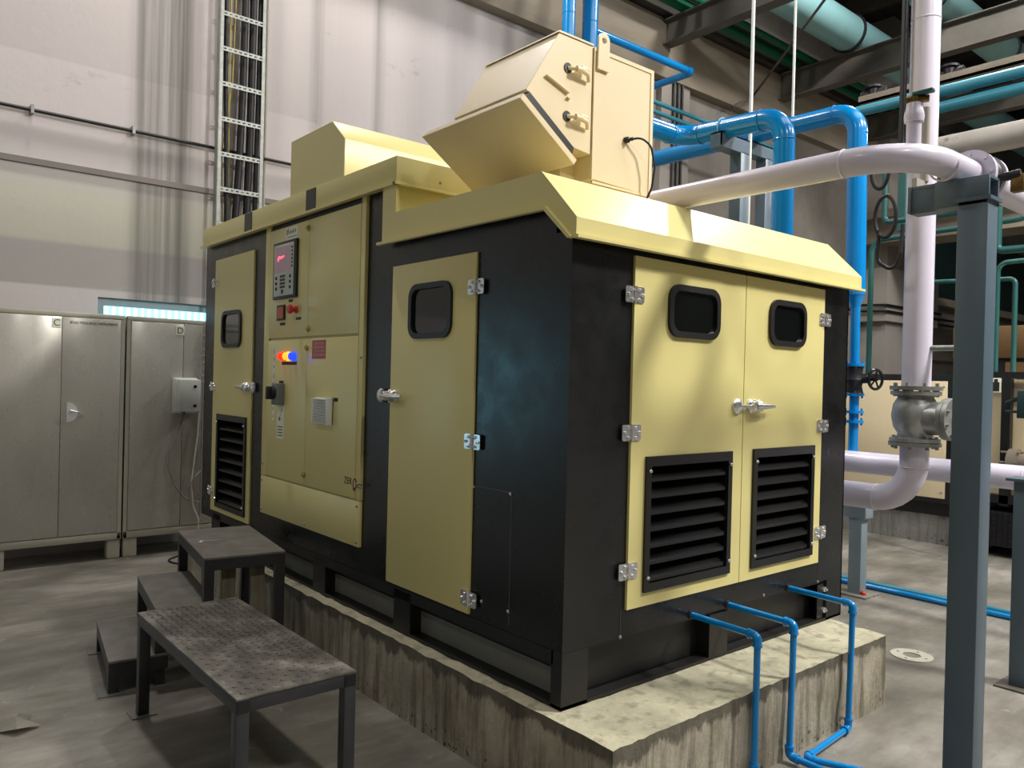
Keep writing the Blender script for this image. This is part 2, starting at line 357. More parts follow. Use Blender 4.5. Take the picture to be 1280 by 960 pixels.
# crane girder on the wall with its steel rail
g = G(); g.prism([(YW, 6.15), (YW-.16, 6.15), (YW-.24, 6.35), (YW-.24, 6.95), (YW, 6.95)], 1.0, 27, 'X'); struct('trim_2', g, 'girder')
g = G(); g.box(1.0, 27, YW-.34, YW-.12, 6.98, 7.02); g.box(1.0, 27, YW-.25, YW-.21, 7.02, 7.30); g.box(1.0, 27, YW-.34, YW-.12, 7.30, 7.34)
tag(obj('crane_rail_beam', g, 'purlin'), 'dark steel rail beam running on top of the concrete wall ledge', 'beam')
g = G(); g.box(7.08, 7.75, YW-.10, YW, 0, 6.15); struct('wall_pilaster', g, 'plain')
g = G(); g.box(13.6, 15.6, YW-.5, YW, 0, 9); g.box(13.4, 15.8, YW-.6, YW, 2.95, 4.0); struct('wall_column', g, 'plain')
g = G(); g.box(13.2, 14.0, -6, YW, 4.45, 4.9); g.box(13.0, 14.2, -6, YW, 4.9, 5.05); struct('wall_beam', g, 'girder')
g = G(); g.box(15.9, 26.8, YW-.06, YW-.0, 3.75, 5.4); struct('window_3', g, 'darkgreen')
g = G(); g.box(15.7, 27, YW-.22, YW, 3.55, 3.72); g.box(15.7, 27, YW-.14, YW, 2.3, 2.5); struct('trim_3', g, 'girder')
# ================================================================== wall services
g = G(); g.tube([(-10, 5.555, 3.79), (.45, 5.555, 3.765), (2.6, 5.555, 3.75)], .016, 0, 8)
wc = thing('wall_conduit', 'dark thin conduit running level across the pale back wall', 'conduit', (0, 5.555, 3.78))
obj('conduit', g, 'cable', wc)
for x in (-3.2, -.96, -.17, 1.5):
    g = G(); g.box(x-.012, x+.012, 5.53, 5.6, 3.74, 3.81); obj('clip', g, 'galv', wc)
TY = 5.46
tr_ = thing('cable_ladder', 'galvanised cable ladder rising up the back wall behind the compressor', 'cable ladder', (.76, TY, 1.2))
for x in (.545, .985):
    g = G(); g.box(x-.004, x+.004, TY-.03, TY+.05, 1.2, 8.9); g.box(min(x, x+(.03 if x < .7 else -.03)), max(x, x+(.03 if x < .7 else -.03)), TY-.034, TY-.028, 1.2, 8.9)
    obj('rail', g, 'galv', tr_)
for i in range(-7, 12):
    z = 3.69+.335*i
    if z > 8.8 or z < 1.3: continue
    g = G(); sl = [rect(.55, .98, z-.022, z+.022)]+[rrect(.575+.05*j, .605+.05*j, z-.006, z+.006, .005, 2) for j in range(8)]
    g.plate(sl, .004, MY(TY-.03)); obj('rung', g, 'galv', tr_)
def cable(xs, r, m, lab, grp=None, name='power_cable'):
    dy = 0 if name == 'power_cable' else .042
    g = G(); zs = [1.25, 2.2, 3.0, 3.7, 4.4, 5.2, 6.4, 8.9]
    g.tube([(x, TY+.006+r*.3+dy+(.004*(i % 3)), z) for i, (x, z) in enumerate(zip(xs, zs))], r, .3, 10); o = obj(name, g, m); tag(o, lab, 'cable', grp)
cable([.64, .64, .66, .64, .62, .61, .62, .62], .021, 'cable', 'slim black cable, leftmost on the cable ladder')
cable([.695, .695, .69, .675, .67, .67, .665, .665], .006, 'yellow', 'thin yellow green wire on the cable ladder', None, 'earth_wire')
cable([.60, .60, .60, .605, .70, .72, .73, .73], .005, 'yellow', 'thin pale wire crossing between the black cables on the ladder', None, 'earth_wire')
cable([.72, .72, .74, .77, .79, .80, .80, .80], .034, 'cable', 'thick black cable in the middle of the cable ladder')
cable([.84, .84, .85, .865, .875, .88, .88, .88], .036, 'cable', 'thick black cable right of the middle one on the ladder')
cable([.93, .93, .935, .935, .945, .95, .95, .95], .024, 'cable', 'black cable beside the right rail of the cable ladder')
g = G(); g.tube([(1.06, 5.575, 1.2), (1.06, 5.575, 8.9)], .014, 0, 8); tag(obj('vertical_conduit', g, 'agedwhite'), 'pale thin conduit right beside the cable ladder', 'conduit')
for x, l in ((7.33, 'leftmost'), (7.43, 'middle'), (7.53, 'rightmost')):
    g = G(); g.tube([(x, 5.47, 2.2), (x, 5.47, 6.14)], .02, 0, 8); tag(obj('vertical_conduit', g, 'cable'), l+' of three black conduits on the pale pilaster behind the blue pipes', 'conduit')
for z, l in ((3.22, 'upper'), (3.10, 'lower')):
    g = G(); g.tube([(7.8, 5.5, z+.05), (13.3, 5.5, z+.05), (13.35, 4.97, z+.03), (15.85, 4.97, z+.03), (15.9, 5.35, z), (26.9, 5.35, z-.02)], .026, 0, 8)
    tag(obj('wall_conduit', g, 'cable'), l+' of two black conduits along the far wall around the column', 'conduit')
# ================================================================== lockers
def locker(nm, x0, x1, split, lab, y0=5.12, y1=5.40, z0=.165, z1=2.062):
    t = thing(nm, lab, 'cabinet', ((x0+x1)/2, y1, 0))
    g = G(); g.box(x0, x1, y0+.012, y1, z0, z1, .004); g.box(x0, x1, y0, y0+.03, z1-.03, z1+.006, .003); g.box(x0, x1, y0+.002, y0+.03, z0, z0+.06, .003)
    g.box(x0, x0+.03, y0+.002, y0+.03, z0, z1); g.box(x1-.03, x1, y0+.002, y0+.03, z0, z1); obj('body', g, 'lockerframe', t)
    ds = []
    for a, b in ((x0+.034, split-.002), (split+.002, x1-.034)):
        g = G(); g.box(a, b, y0-.004, y0+.02, z0+.066, z1-.036, .003); ds.append(obj('door', g, 'locker', t))
    for x in (x0+.06, x1-.05):
        g = G(); g.box(x-.05, x+.06 if x < x1-.1 else x+.05, y0+.02, y0+.12, 0, z0, .01); obj('foot', g, 'foot', t)
    return t, ds
tc_, dC = locker('steel_locker', -1.262, -.305, -.779, 'grey steel locker with scratched left door and lettering above its handle, tagged C')
g = G(); pts = [(math.sin(a), math.cos(a)) for a in [PI*i/14 for i in range(15)]]
g.plate([[(-.735+.082*p[0], 1.247+.083*p[1]) for p in pts]], .004, MY(5.112)); hp = obj('handle_plate', g, 'pvcwhite', tc_)
g = G(); g.cyl((-.70, 5.112, 1.262), (-.70, 5.075, 1.262), .011, 10); g.tube([(-.715, 5.078, 1.265), (-.66, 5.07, 1.25), (-.615, 5.075, 1.222)], .009, .02, 8); obj('handle', g, 'chrome', hp)
a, b = bp(65, 405, 'Y', 5.11), bp(77.5, 392, 'Y', 5.11)
g = G(); g.box(a.x, b.x, 5.112, 5.1155, 1.935, 2.012); pl = obj('letter_tag', g, 'paper', tc_)
g = G(); g.text('C', .075, MY(5.1112) @ Matrix.Translation(((a.x+b.x)/2, 1.973, 0)), .0004); obj('lettering', g, 'greyink', pl)
g = G(); g.text('SPARE MEASURING INSTRUMENTS', .031, MY(5.1145) @ Matrix.Translation((-.545, 1.983, 0)), .0008, .76); obj('lettering', g, 'ink', tc_)
td_, dD = locker('steel_locker', -.29, .66, .176, 'grey steel locker standing next to the compressor, tagged D')
a, b = bp(220, 418, 'Y', 5.11), bp(231, 404, 'Y', 5.11)
g = G(); g.box(a.x, b.x, 5.112, 5.1155, 1.925, 2.005); pl = obj('letter_tag', g, 'paper', td_)
g = G(); g.text('D', .075, MY(5.1112) @ Matrix.Translation(((a.x+b.x)/2, 1.965, 0)), .0004); obj('lettering', g, 'ink', pl)
# white junction box hung before locker D and its cables
jb = thing('junction_box', 'white plastic junction box hung on locker D beside the compressor', 'electrical box', (.17, 5.11, 1.23))
g = G(); g.box(.095, .285, 5.03, 5.114, 1.25, 1.54, .006); g.box(.085, .29, 5.085, 5.114, 1.235, 1.55, .004); obj('box_body', g, 'pvcwhite', jb)
g = G(); g.box(.10, .285, 4.965, 5.026, 1.255, 1.535, .006); obj('box_cover', g, 'pvcwhite', jb)
for z in (1.475, 1.305):
    g = G(); g.cyl((.235, 4.966, z), (.235, 4.955, z), .014, 12); obj('cover_screw', g, 'rubber', jb)
g = G(); g.lathe([(0, .016), (.02, .016), (.025, .012), (.04, .01)], (.165, 5.04, 1.25), (0, 0, -1), 12); obj('cable_gland', g, 'greyswitch', jb)
g = G(); g.tube([(.165, 5.04, 1.215), (.12, 5.03, 1.08), (.045, 5.0, .92), (.03, 5.0, .78), (.085, 5.0, .62), (.17, 5.0, .50), (.30, 5.02, .44), (.36, 5.05, .44)], .007, .07, 8)
tag(obj('flex_cable', g, 'greycable'), 'grey cable looping down from under the white junction box', 'cable')
g = G(); g.tube([(.285, 4.99, 1.28), (.27, 4.98, 1.05), (.25, 4.98, .85), (.225, 4.98, .62), (.25, 5.0, .42), (.30, 5.0, .30), (.31, 5.02, .18)], .006, .08, 8)
tag(obj('flex_cable', g, 'pvcwhite'), 'thin white wire hanging down locker D nearest the compressor', 'cable')
g = G(); g.tube([(.32, 5.0, .73), (.25, 4.97, .68), (.20, 4.97, .58), (.21, 4.97, .46)], .005, .05, 8)
tag(obj('flex_cable', g, 'greycable'), 'short thin grey wire curling across the white wire at locker D', 'cable')
g = G(); g.tube([(.25, 4.55, .008), (.0, 4.62, .008), (-.02, 4.8, .008), (.2, 5.0, .008), (.6, 4.95, .008)], .007, .12, 8)
tag(obj('floor_cable', g, 'cable'), 'black cable looping on the floor in front of locker D', 'cable')
g = G(); g.tube([(.345, 5.09, .3), (.345, 5.09, 2.05)], .012, 0, 8)
for i in range(9): g.torus((.345, 5.09, 1.45+.06*i), (0, 0, 1), .013, .005, 10, 6)
tag(obj('corrugated_conduit', g, 'agedwhite'), 'ribbed pale conduit standing between locker D and the compressor corner', 'conduit')
# ================================================================== concrete plinth
def plinth(name, poly, h, m, amp=.010, wo=True):
    t = bmesh.new(); n = len(poly); lo = [t.verts.new((p[0], p[1], 0)) for p in poly]; hi = [t.verts.new((p[0], p[1], h)) for p in poly]
    t.faces.new(hi); 
    for i in range(n): t.faces.new((lo[i], lo[(i+1) % n], hi[(i+1) % n], hi[i]))
    bmesh.ops.recalc_face_normals(t, faces=t.faces)
    for _ in range(6): bmesh.ops.subdivide_edges(t, edges=[e for e in t.edges if e.calc_length() > .06], cuts=1, use_grid_fill=True)
    from mathutils import noise
    for v in t.verts:
        e = 0
        if v.co.z > h-.05: e = .6+1.2*max(0, noise.noise(v.co*6))
        f = noise.noise(v.co*4.5)*amp*.5 + noise.noise(v.co*17)*amp*.5*(.4+e)
        on_edge = v.co.z > h-.001 and any(abs((Vector(poly[(i+1) % n])-Vector(poly[i])).normalized().cross(Vector((v.co.x, v.co.y))-Vector(poly[i]))) < .012 for i in range(n))
        if v.co.z > .001:
            nn = v.normal if v.normal.length else Vector((0, 0, 1))
            if v.co.z < h-.001: v.co += Vector((nn.x, nn.y, 0))*f
            if on_edge: v.co.z -= abs(f)*1.6+.002; v.co.x += (.3-v.co.x)*.002
    g = G(); g.join(t); return obj(name, g, m, None, wo)
pad = plinth('concrete_plinth', [(-.07, -.332), (1.975, -.314), (2.13, 1.0), (2.13, 4.25), (-.07, 4.25)], .356, 'plinth', .012)
tag(pad, 'rough cast concrete plinth carrying the black and yellow compressor', 'plinth')
# ================================================================== main machine
WB, ZB, ZT = 2.115, .572, .356
comp = thing('air_compressor', 'large black and pale yellow enclosed compressor with control panel on the concrete plinth', 'compressor', (1.05, 2.0, .356))
L1 = (3.145, 3.665, .64, 1.275); LA = (.455, 1.011, .765, 1.275); LB = (1.228, 1.737, .757, 1.278)   # louvre openings
g = G()
g.prism([(.085, ZB), (4.03, ZB), (4.03, 2.60), (1.26, 2.60), (1.26, 2.39), (.15, 2.39), (.085, 2.30)], .085, WB, 'X')
g.plate([[(.012, ZB), (4.03, ZB), (4.03, 2.60), (1.26, 2.60), (1.26, 2.39), (.15, 2.39), (.012, 2.20)], rect(*L1)], .012, MXy(.006))
g.plate([rect(0, WB, ZB, 2.19), rect(*LA), rect(*LB)], .012, MY(.006))
g.box(WB-.01, WB, 0, .09, ZB, 2.2); g.box(0, .09, 4.02, 4.03, ZB, 2.6); g.box(0, WB, 0, .09, 2.17, 2.19)
body = obj('enclosure_body', g, 'black', comp)
# seams on the black sheets
for q in ((-.002, .001, .3155, .3185, .6, 1.14), (-.002, .001, .317, .56, 1.139, 1.142), (.317, .3185, -.002, .001, ZB, .68), (1.86, 1.8615, -.002, .001, ZB, .68)):
    g = G(); g.box(*q); obj('panel_seam', g, 'darksteel', body)
for y, z in ((.575, 1.135), (.325, 1.135), (.322, .655), (.50, .655)):
    g = G(); g.lathe([(0, .008), (.004, .007), (.006, .003)], (0, y, z), (-1, 0, 0), 10); obj('screw', g, 'chrome', body)
for x, z in ((.32, .575), (1.86, .575), (1.35, .583)):
    g = G(); g.lathe([(0, .008), (.004, .007), (.006, .003)], (x, 0, z), (0, -1, 0), 10); obj('screw', g, 'galv', body)
# skid frame: top rail, bottom flange, posts, recessed web
g = G()
for y0 in (0, 4.0-.05): g.box(.0, WB, y0, y0+.06, ZT, ZT+.012)
g.box(0, .09, 0, 4.03, ZT, ZT+.012); g.box(WB-.09, WB, 0, 4.03, ZT, ZT+.012)
g.box(0, .14, 0, .012, ZT, ZB-.001); g.box(0, .012, .012, .06, ZT, ZB-.001)            # corner post plates
g.box(WB-.16, WB, 0, .012, ZT, ZB); g.box(WB-.012, WB, 0, .2, ZT, ZB)
g.box(.14, WB-.1, .07, .08, ZT, ZB); g.box(.07, .08, .05, 4.0, ZT, ZB-.09); g.box(.0, .08, .05, 4.03, ZB-.055, ZB-.002)
g.box(.012, WB-.012, .012, 4.03, ZB-.014, ZB-.001)
skid = obj('skid_frame', g, 'blackflat', comp)
for x in (.97,):
    g = G(); g.box(x-.05, x+.09, .0, .07, ZT+.012, ZB-.014); obj('support_block', g, 'blackflat', skid)
for y in (1.13, 2.02, 2.9, 3.7):
    g = G(); g.box(.0, .07, y-.075, y+.075, ZT+.012, ZB-.014); obj('support_block', g, 'blackflat', skid)
g = G(); g.box(1.88, 1.97, .01, .02, ZT+.01, ZB-.02); bk = obj('corner_bracket', g, 'gloss', skid)
for z in (.41, .52):
    g = G(); g.lathe([(0, .016), (.008, .016), (.012, .010), (.02, .008)], (1.945, .01, z), (0, -1, 0), 6); obj('bolt', g, 'chrome', bk)
g = G(); g.box(.064, .069, .10, 3.9, ZT+.013, ZB-.10); obj('dusty_web_plate', g, 'stucco', skid)
# roof, front section
g = G(); g.prism([(1.24, 2.409), (.14, 2.409), (-.059, 2.207), (-.059, 2.143), (-.045, 2.143), (-.045, 2.20), (.147, 2.393), (1.24, 2.393)], -.025, 2.115, 'X')
FP = [(1.335, 2.545), (1.21, 2.545), (1.21, 2.41), (.14, 2.41), (-.06, 2.208), (-.06, 2.142), (-.03, 2.142), (.107, 2.262), (1.335, 2.270)]
for xs in (-.0325, 2.1225): g.plate([FP], .015, MXy(xs))
g.plate([[(1.36, 2.262), (1.36, 2.276), (.10, 2.268), (-.045, 2.135), (-.03, 2.130), (.107, 2.254)]], .022, MXy(-.047))
g.box(-.045, 2.15, -.075, -.044, 2.130, 2.142)
obj('front_roof_cover', g, 'cream', comp)
g = G(); g.box(-.04, 2.13, 1.21, 4.0, 2.555, 2.69, .003)
g.box(-.058, -.03, 1.20, 4.02, 2.545, 2.558); g.box(-.058, 2.13, 1.185, 1.215, 2.545, 2.558)
g.box(-.02, 2.11, 1.235, 1.26, 2.405, 2.55)
rr = obj('rear_roof_cover', g, 'cream', comp)
for a, b in (((383, 258), (395, 236)), ((306, 289), (315, 266))):
    p, q = bp(a[0], a[1], 'X', -.04), bp(b[0], b[1], 'X', -.04)
    g = G(); g.box(-.044, -.039, q.y, p.y, 2.562, 2.685); obj('black_strap', g, 'blackflat', rr)
g = G(); g.lathe([(0, .007), (.005, .006), (.007, .003)], (.22, 1.21, 2.60), (0, -1, 0), 10); obj('screw', g, 'galv', rr)
g = G(); g.prism([(1.775, 2.685), (1.775, 2.90), (1.925, 3.03), (2.47, 3.03), (2.47, 2.685)], -.03, 1.5, 'X', bv=.003)
obj('exhaust_hood', g, 'cream', comp)
# doors --------------------------------------------------------------
def bolt_(g, p, d, r=.0075): g.lathe([(0, r), (r*.6, r*.95), (r*1.1, r*.6), (r*1.3, r*.1)], p, d, 10)
def hinge(parent, plane, u, z, flip=1):
    g = G()
    if plane == 'Y':
        g.plate([rrect(u-.056, u-.006, z-.033, z+.033, .009, 3)], .004, MY(-.014)); g.plate([rrect(u+.006, u+.056, z-.033, z+.033, .009, 3)], .004, MY(-.014))
        g.cyl((u, -.018, z-.034), (u, -.018, z+.034), .0075, 10)
        for du, dz in ((-.042, 0), (-.022, .02), (-.022, -.02), (.022, .02), (.042, 0), (.022, -.02)): bolt_(g, (u+du, -.016, z+dz), (0, -1, 0))
    else:
        g.plate([rrect(u-.056, u-.006, z-.033, z+.033, .009, 3)], .004, MXy(-.014)); g.plate([rrect(u+.006, u+.056, z-.033, z+.033, .009, 3)], .004, MXy(-.014))
        g.cyl((-.018, u, z-.034), (-.018, u, z+.034), .0075, 10)
        for du, dz in ((-.042, 0), (-.022, .02), (-.022, -.02), (.022, .02), (.042, 0), (.022, -.02)): bolt_(g, (-.016, u+du, z+dz), (-1, 0, 0))
    obj('hinge', g, 'chrome', parent)
def latch(parent, plane, us, ub, z, sgn):
    # us: strike position, ub: body position, sgn: way the lever points
    def P(u, o, w): return (u, -.012-o, w) if plane == 'Y' else (-.012-o, u, w)
    N = (0, -1, 0) if plane == 'Y' else (-1, 0, 0)
    g = G()
    g.lathe([(0, .036), (.008, .036), (.016, .028), (.022, .014)], P(us, 0, z), N, 20)
    for a in (.9, 2.2, -.9, -2.2): bolt_(g, P(us+.022*math.cos(a), .008, z+.022*math.sin(a)), N, .006)
    g.cyl(P(us, .016, z), P(ub, .022, z), .008, 10)
    obj('latch_strike', g, 'chrome', parent)
    g = G()
    g.lathe([(0, .034), (.010, .034), (.018, .027), (.034, .024), (.040, .012)], P(ub, 0, z), N, 20)
    g.lathe([(0, .030), (.012, .032), (.03, .026), (.04, .016)], P(ub+sgn*.045, 0, z), N, 20)
    g.tube([P(ub, .03, z), P(ub+sgn*.05, .036, z), P(ub+sgn*.10, .038, z), P(ub+sgn*.145, .036, z)], .019, 0, 12, True, .009)
    for dz in (.026, -.026): bolt_(g, P(ub+sgn*.005, .012, z+dz), N, .008); bolt_(g, P(ub+sgn*.05, .012, z+dz), N, .007)
    obj('latch_handle', g, 'chrome', parent)
def port(parent, plane, u0, u1, z0, z1):
    mm = MY if plane == 'Y' else MXy
    g = G(); g.plate([rrect(u0, u1, z0, z1, .065), rrect(u0+.026, u1-.026, z0+.026, z1-.026, .045)], .022, mm(-.016))
    fr = obj('window_gasket', g, 'rubber', parent)
    g = G(); g.plate([rrect(u0+.012, u1-.012, z0+.012, z1-.012, .05)], .004, mm(-.011)); obj('window_glass', g, 'glass', parent)
def louvre(parent, plane, u0, u1, z0, z1, n):
    mm = MY if plane == 'Y' else MXy
    g = G(); f = .030
    g.plate([rect(u0, u1, z0, z1), rect(u0+f, u1-f, z0+f*1.2, z1-f*1.4)], .012, mm(-.018))
    a0, a1 = z0+f*1.2, z1-f*1.4; st = (a1-a0)/n
    for i in range(n):
        zz = a0+st*i+.004
        pr = [(-.014, zz), (-.0105, zz), (-.0105, zz+.010), (.062, zz+st*.92), (.060, zz+st*.92+.003), (-.014, zz+.013)]
        g.prism(pr, u0+f+.006, u1-f-.006, 'X' if plane == 'Y' else 'Y') if plane == 'Y' else g.prism([(o, z) for o, z in pr], u0+f+.006, u1-f-.006, 'Y')
    for uu in (u0+f+.001, u1-f-.006):
        if plane == 'Y': g.box(uu, uu+.005, -.012, .08, a0-.005, a1+.005)
        else: g.box(-.012, .08, uu, uu+.005, a0-.005, a1+.005)
    lv = obj('louvre', g, 'gloss', parent)
    for uu in (u0+.018, u1-.018):
        for zz in (z0+.06, z1-.06):
            g = G(); bolt_(g, (uu, -.026, zz) if plane == 'Y' else (-.026, uu, zz), (0, -1, 0) if plane == 'Y' else (-1, 0, 0), .008); obj('louvre_screw', g, 'chrome', parent)
def slab(plane, u0, u1, z0, z1, name='door', t=.012, m='cream', parent=None, hole=None):
    g = G()
    if hole:
        g.plate([rect(u0, u1, z0, z1), rect(*hole)], t, MY(-t/2) if plane == 'Y' else MXy(-t/2)); return obj(name, g, m, parent or comp)
    if plane == 'Y': g.box(u0, u1, -t, .0, z0, z1, .002)
    else: g.box(-t, 0, u0, u1, z0, z1, .002)
    return obj(name, g, m, parent or comp)
da = slab('Y', .344, 1.118, .6825, 2.115, hole=LA); db = slab('Y', 1.124, 1.838, .6825, 2.115, hole=LB)
port(da, 'Y', .553, .908, 1.80, 2.025); port(db, 'Y', 1.315, 1.64, 1.80, 2.025)
louvre(da, 'Y', .434, 1.032, .74, 1.30, 7); louvre(db, 'Y', 1.207, 1.758, .735, 1.303, 7)
for z in (1.957, 1.40, .84): hinge(da, 'Y', .343, z); hinge(db, 'Y', 1.843, z)
latch(db, 'Y', 1.067, 1.180, 1.506, 1)
d2 = slab('X', .578, 1.268, .5825, 2.151); d1 = slab('X', 3.062, 3.80, .5835, 2.436, hole=L1)
port(d2, 'X', .746, 1.097, 1.785, 2.045); port(d1, 'X', 3.253, 3.624, 1.783, 2.046)
louvre(d1, 'X', 3.124, 3.686, .62, 1.301, 8)
for z in (2.0, 1.33, .65): hinge(d2, 'X', .576, z)
for z in (2.27, 1.50, .725): hinge(d1, 'X', 3.802, z)
latch(d2, 'X', 1.345, 1.255, 1.507, -1); latch(d1, 'X', 3.02, 3.105, 1.508, 1)
# ------------------------------------------------------------------ control panel
cp = None
g = G(); y0, y1, z0, z1 = 1.538, 2.846, .70, 2.50
g.box(-.02, 0, y0, y0+.045, .945, 2.552, .001); g.box(-.02, 0, y1-.075, y1, .945, 2.552, .001); g.box(-.006, -.001, y0+.02, y1-.02, z0, 2.45)
cpf = obj('control_panel_frame', g, 'cream', comp)
g = G(); g.box(-.020, -.001, y0, y1, z0, .942, .002); lp = obj('lower_access_panel', g, 'cream', comp)
for y, z in ((1.56, .725), (1.56, .915), (2.18, .725), (2.825, .725), (2.825, .915), (1.56, 1.03), (2.825, 1.02), (1.55, 1.7)):
    g = G(); bolt_(g, (-.02, y, z), (-1, 0, 0), .008); obj('screw', g, 'galv', lp if z < .95 else cpf)
ud = []
for a, b, nm in ((1.829, 2.517, 'upper_panel_door'), (.952, 1.815, 'lower_panel_door')):
    g = G(); g.box(-.022, -.006, 1.586, 2.200, a, b, .002); g.box(-.022, -.006, 2.203, 2.768, a, b, .002)
    ud.append(obj(nm, g, 'cream', comp))
g = G(); g.box(-.009, -.005, 1.583, 2.77, 2.49, 2.55); obj('top_slot_shade', g, 'rubber', comp)  # black strip stands in for the shaded gap above the panel doors
up, lw = ud
XP = -.0222
def pad_(name, pts, m, parent, t=.004, x=XP):
    a, b = bp(pts[0], pts[1], 'X', x), bp(pts[2], pts[3], 'X', x)
    g = G(); g.box(x-t, x+.0005, min(a.y, b.y), max(a.y, b.y), min(a.z, b.z), max(a.z, b.z)); return obj(name, g, m, parent), (min(a.y, b.y), max(a.y, b.y), min(a.z, b.z), max(a.z, b.z))
# control unit
g = G(); g.box(-.040, -.022, 2.340, 2.678, 2.070, 2.425, .004); cu = obj('controller_bezel', g, 'rubber', up)
g = G(); g.box(-.043, -.039, 2.372, 2.655, 2.088, 2.408, .002)
for i in range(6):
    pass
kp = obj('controller_face', g, 'fascia', up)
g = G(); g.box(-.0445, -.0425, 2.415, 2.635, 2.235, 2.392); obj('display', g, 'screen', up)
g = G(); g.plate([[(2.60, 2.322), (2.60, 2.312), (2.585, 2.302), (2.578, 2.318), (2.54, 2.318), (2.50, 2.328), (2.50, 2.335), (2.55, 2.333), (2.585, 2.338)]], .0006, MXy(-.0449)); obj('display_logo', g, 'screenglow', up)
g = G()
for i in range(6): g.box(-.0450, -.0425, 2.382, 2.400, 2.255+.023*i, 2.268+.023*i)
for r in range(4):
    for c in range(3): g.box(-.0450, -.0425, 2.49+.026*c, 2.508+.026*c, 2.135+.022*r, 2.149+.022*r)
for r in range(3):
    for c in (2.40, 2.605): g.box(-.0450, -.0425, c, c+.024, 2.125+.033*r, 2.145+.033*r)
g.cyl((-.0425, 2.525, 2.113), (-.0455, 2.525, 2.113), .014, 12)
obj('keypad', g, 'ink', up)
# maker label above the controller: large i and small squashed lettering, unreadable in the photograph
o_, e = pad_('maker_label', (357, 302, 372.5, 281), 'paper', up, .001)
g = G(); z_ = e[3]-.022
g.box(XP-.0016, XP-.0008, e[1]-.028, e[1]-.016, e[2]+.035, e[3]-.012)
for i, (w, h) in enumerate(((.008, .034), (.010, .018), (.008, .02), (.010, .02), (.007, .024), (.007, .024))):
    yy = e[1]-.035-.021*i; g.box(XP-.0016, XP-.0008, yy-w, yy, e[2]+.040, e[2]+.040+h)
    if i % 2: g.box(XP-.0016, XP-.0008, yy-w-.005, yy, e[2]+.050, e[2]+.055)
g.box(XP-.0016, XP-.0008, e[0]+.01, e[1]-.03, e[2]+.018, e[2]+.022); obj('label_marks', g, 'greyink', up)
pad_('black_label', (361, 410-32, 366, 410-36), 'ink', up, .001)
o_, e = pad_('hour_meter_bezel', (347.5, 401, 357, 381), 'rubber', up, .010)
g = G(); g.box(XP-.012, XP-.009, e[0]+.012, e[1]-.012, e[2]+.012, e[3]-.012); obj('hour_meter', g, 'orange', up)
pad_('black_label', (350, 407, 356.5, 403), 'ink', up, .001)
p = bp(371, 387, 'X', XP); g = G(); g.lathe([(0, .022), (.012, .022), (.014, .014), (.03, .014), (.034, .026), (.05, .028), (.056, .02)], (XP, p.y, p.z), (-1, 0, 0), 20); obj('stop_button', g, 'red', up)
pad_('black_label', (370, 400, 376.5, 396), 'ink', up, .001)
for (x, y), par in (((386, 285), up), ((385.5, 411), up), ((384, 434.5), lw), ((380, 593.5), lw)):
    p = bp(x, y, 'X', XP); g = G(); g.lathe([(0, .018), (.006, .018), (.009, .012), (.013, .011)], (XP, p.y, p.z), (-1, 0, 0), 14); g.box(XP-.0142, XP-.0125, p.y-.002, p.y+.002, p.z-.009, p.z+.009); obj('panel_lock', g, 'brass', par)
for x, m in ((354.5, 'ledred'), (361, 'ledamber'), (368, 'ledblue')):
    p = bp(x, 445.5, 'X', XP); g = G(); g.lathe([(0, .030), (.010, .030), (.014, .024), (.030, .023), (.036, .016), (.038, .004)], (XP, p.y, p.z), (-1, 0, 0), 18); obj('indicator_lamp', g, m, lw)
o_, e = pad_('black_label', (352.5, 456, 371, 452), 'ink', lw, .001)
g = G()
for i in range(8): g.box(XP-.0016, XP-.0008, e[0]+.012+.024*i, e[0]+.026+.024*i, e[2]+.010, e[3]-.010)
obj('label_marks', g, 'greyink', lw)
o_, e = pad_('warning_sign', (390, 448.5, 407.5, 424.5), 'redsign', lw, .0012)
g = G()
for i, (a, b) in enumerate(((.15, .85), (.1, .9), (.1, .85), (.08, .92))):
    w = e[1]-e[0]; zz = e[3]-(e[3]-e[2])*(.2+.2*i)
    for j in range(7):
        ya = e[0]+w*(a+(b-a)*j/7); g.box(XP-.0018, XP-.001, ya, ya+w*(b-a)/7*(.55+.3*((j*i) % 2)), zz-.006, zz+.008)
obj('sign_lettering', g, 'signtext', lw)
p = bp(350, 492, 'X', XP)
g = G(); g.box(XP-.045, XP, 2.50, 2.60, 1.41, 1.545, .006); obj('isolator_base', g, 'greyswitch', lw)
g = G(); g.lathe([(0, .036), (.02, .036), (.024, .03)], (XP-.045, 2.56, 1.485), (-1, 0, 0), 20); g.box(XP-.095, XP-.045, 2.548, 2.572, 1.445, 1.525, .006); obj('isolator_handle', g, 'darkiron', lw)
pad_('black_label', (349, 480, 354.5, 476), 'ink', lw, .001)
o_, e = pad_('strip_sticker', (339.8, 525, 344.5, 432.5), 'paper', lw, .001)
g = G(); n_ = 9
for i in range(n_):
    zz = e[2]+(e[3]-e[2])*(i+.5)/n_; g.box(XP-.0016, XP-.0008, e[0]+.012, e[1]-.012, zz-.008*(1+i % 3), zz+.008)
obj('sticker_marks', g, 'greyink', lw)
o_, e = pad_('arrow_sticker', (345.8, 547.5, 355, 508.5), 'paper', lw, .001)
g = G(); w = e[1]-e[0]; h = e[3]-e[2]
g.plate([[(e[0]+w*.30, e[3]-h*.06), (e[0]+w*.24, e[3]-h*.07), (e[0]+w*.62, e[3]-h*.36), (e[0]+w*.80, e[3]-h*.30), (e[0]+w*.72, e[3]-h*.46), (e[0]+w*.40, e[3]-h*.40), (e[0]+w*.55, e[3]-h*.36)]], .0006, MXy(XP-.0013))
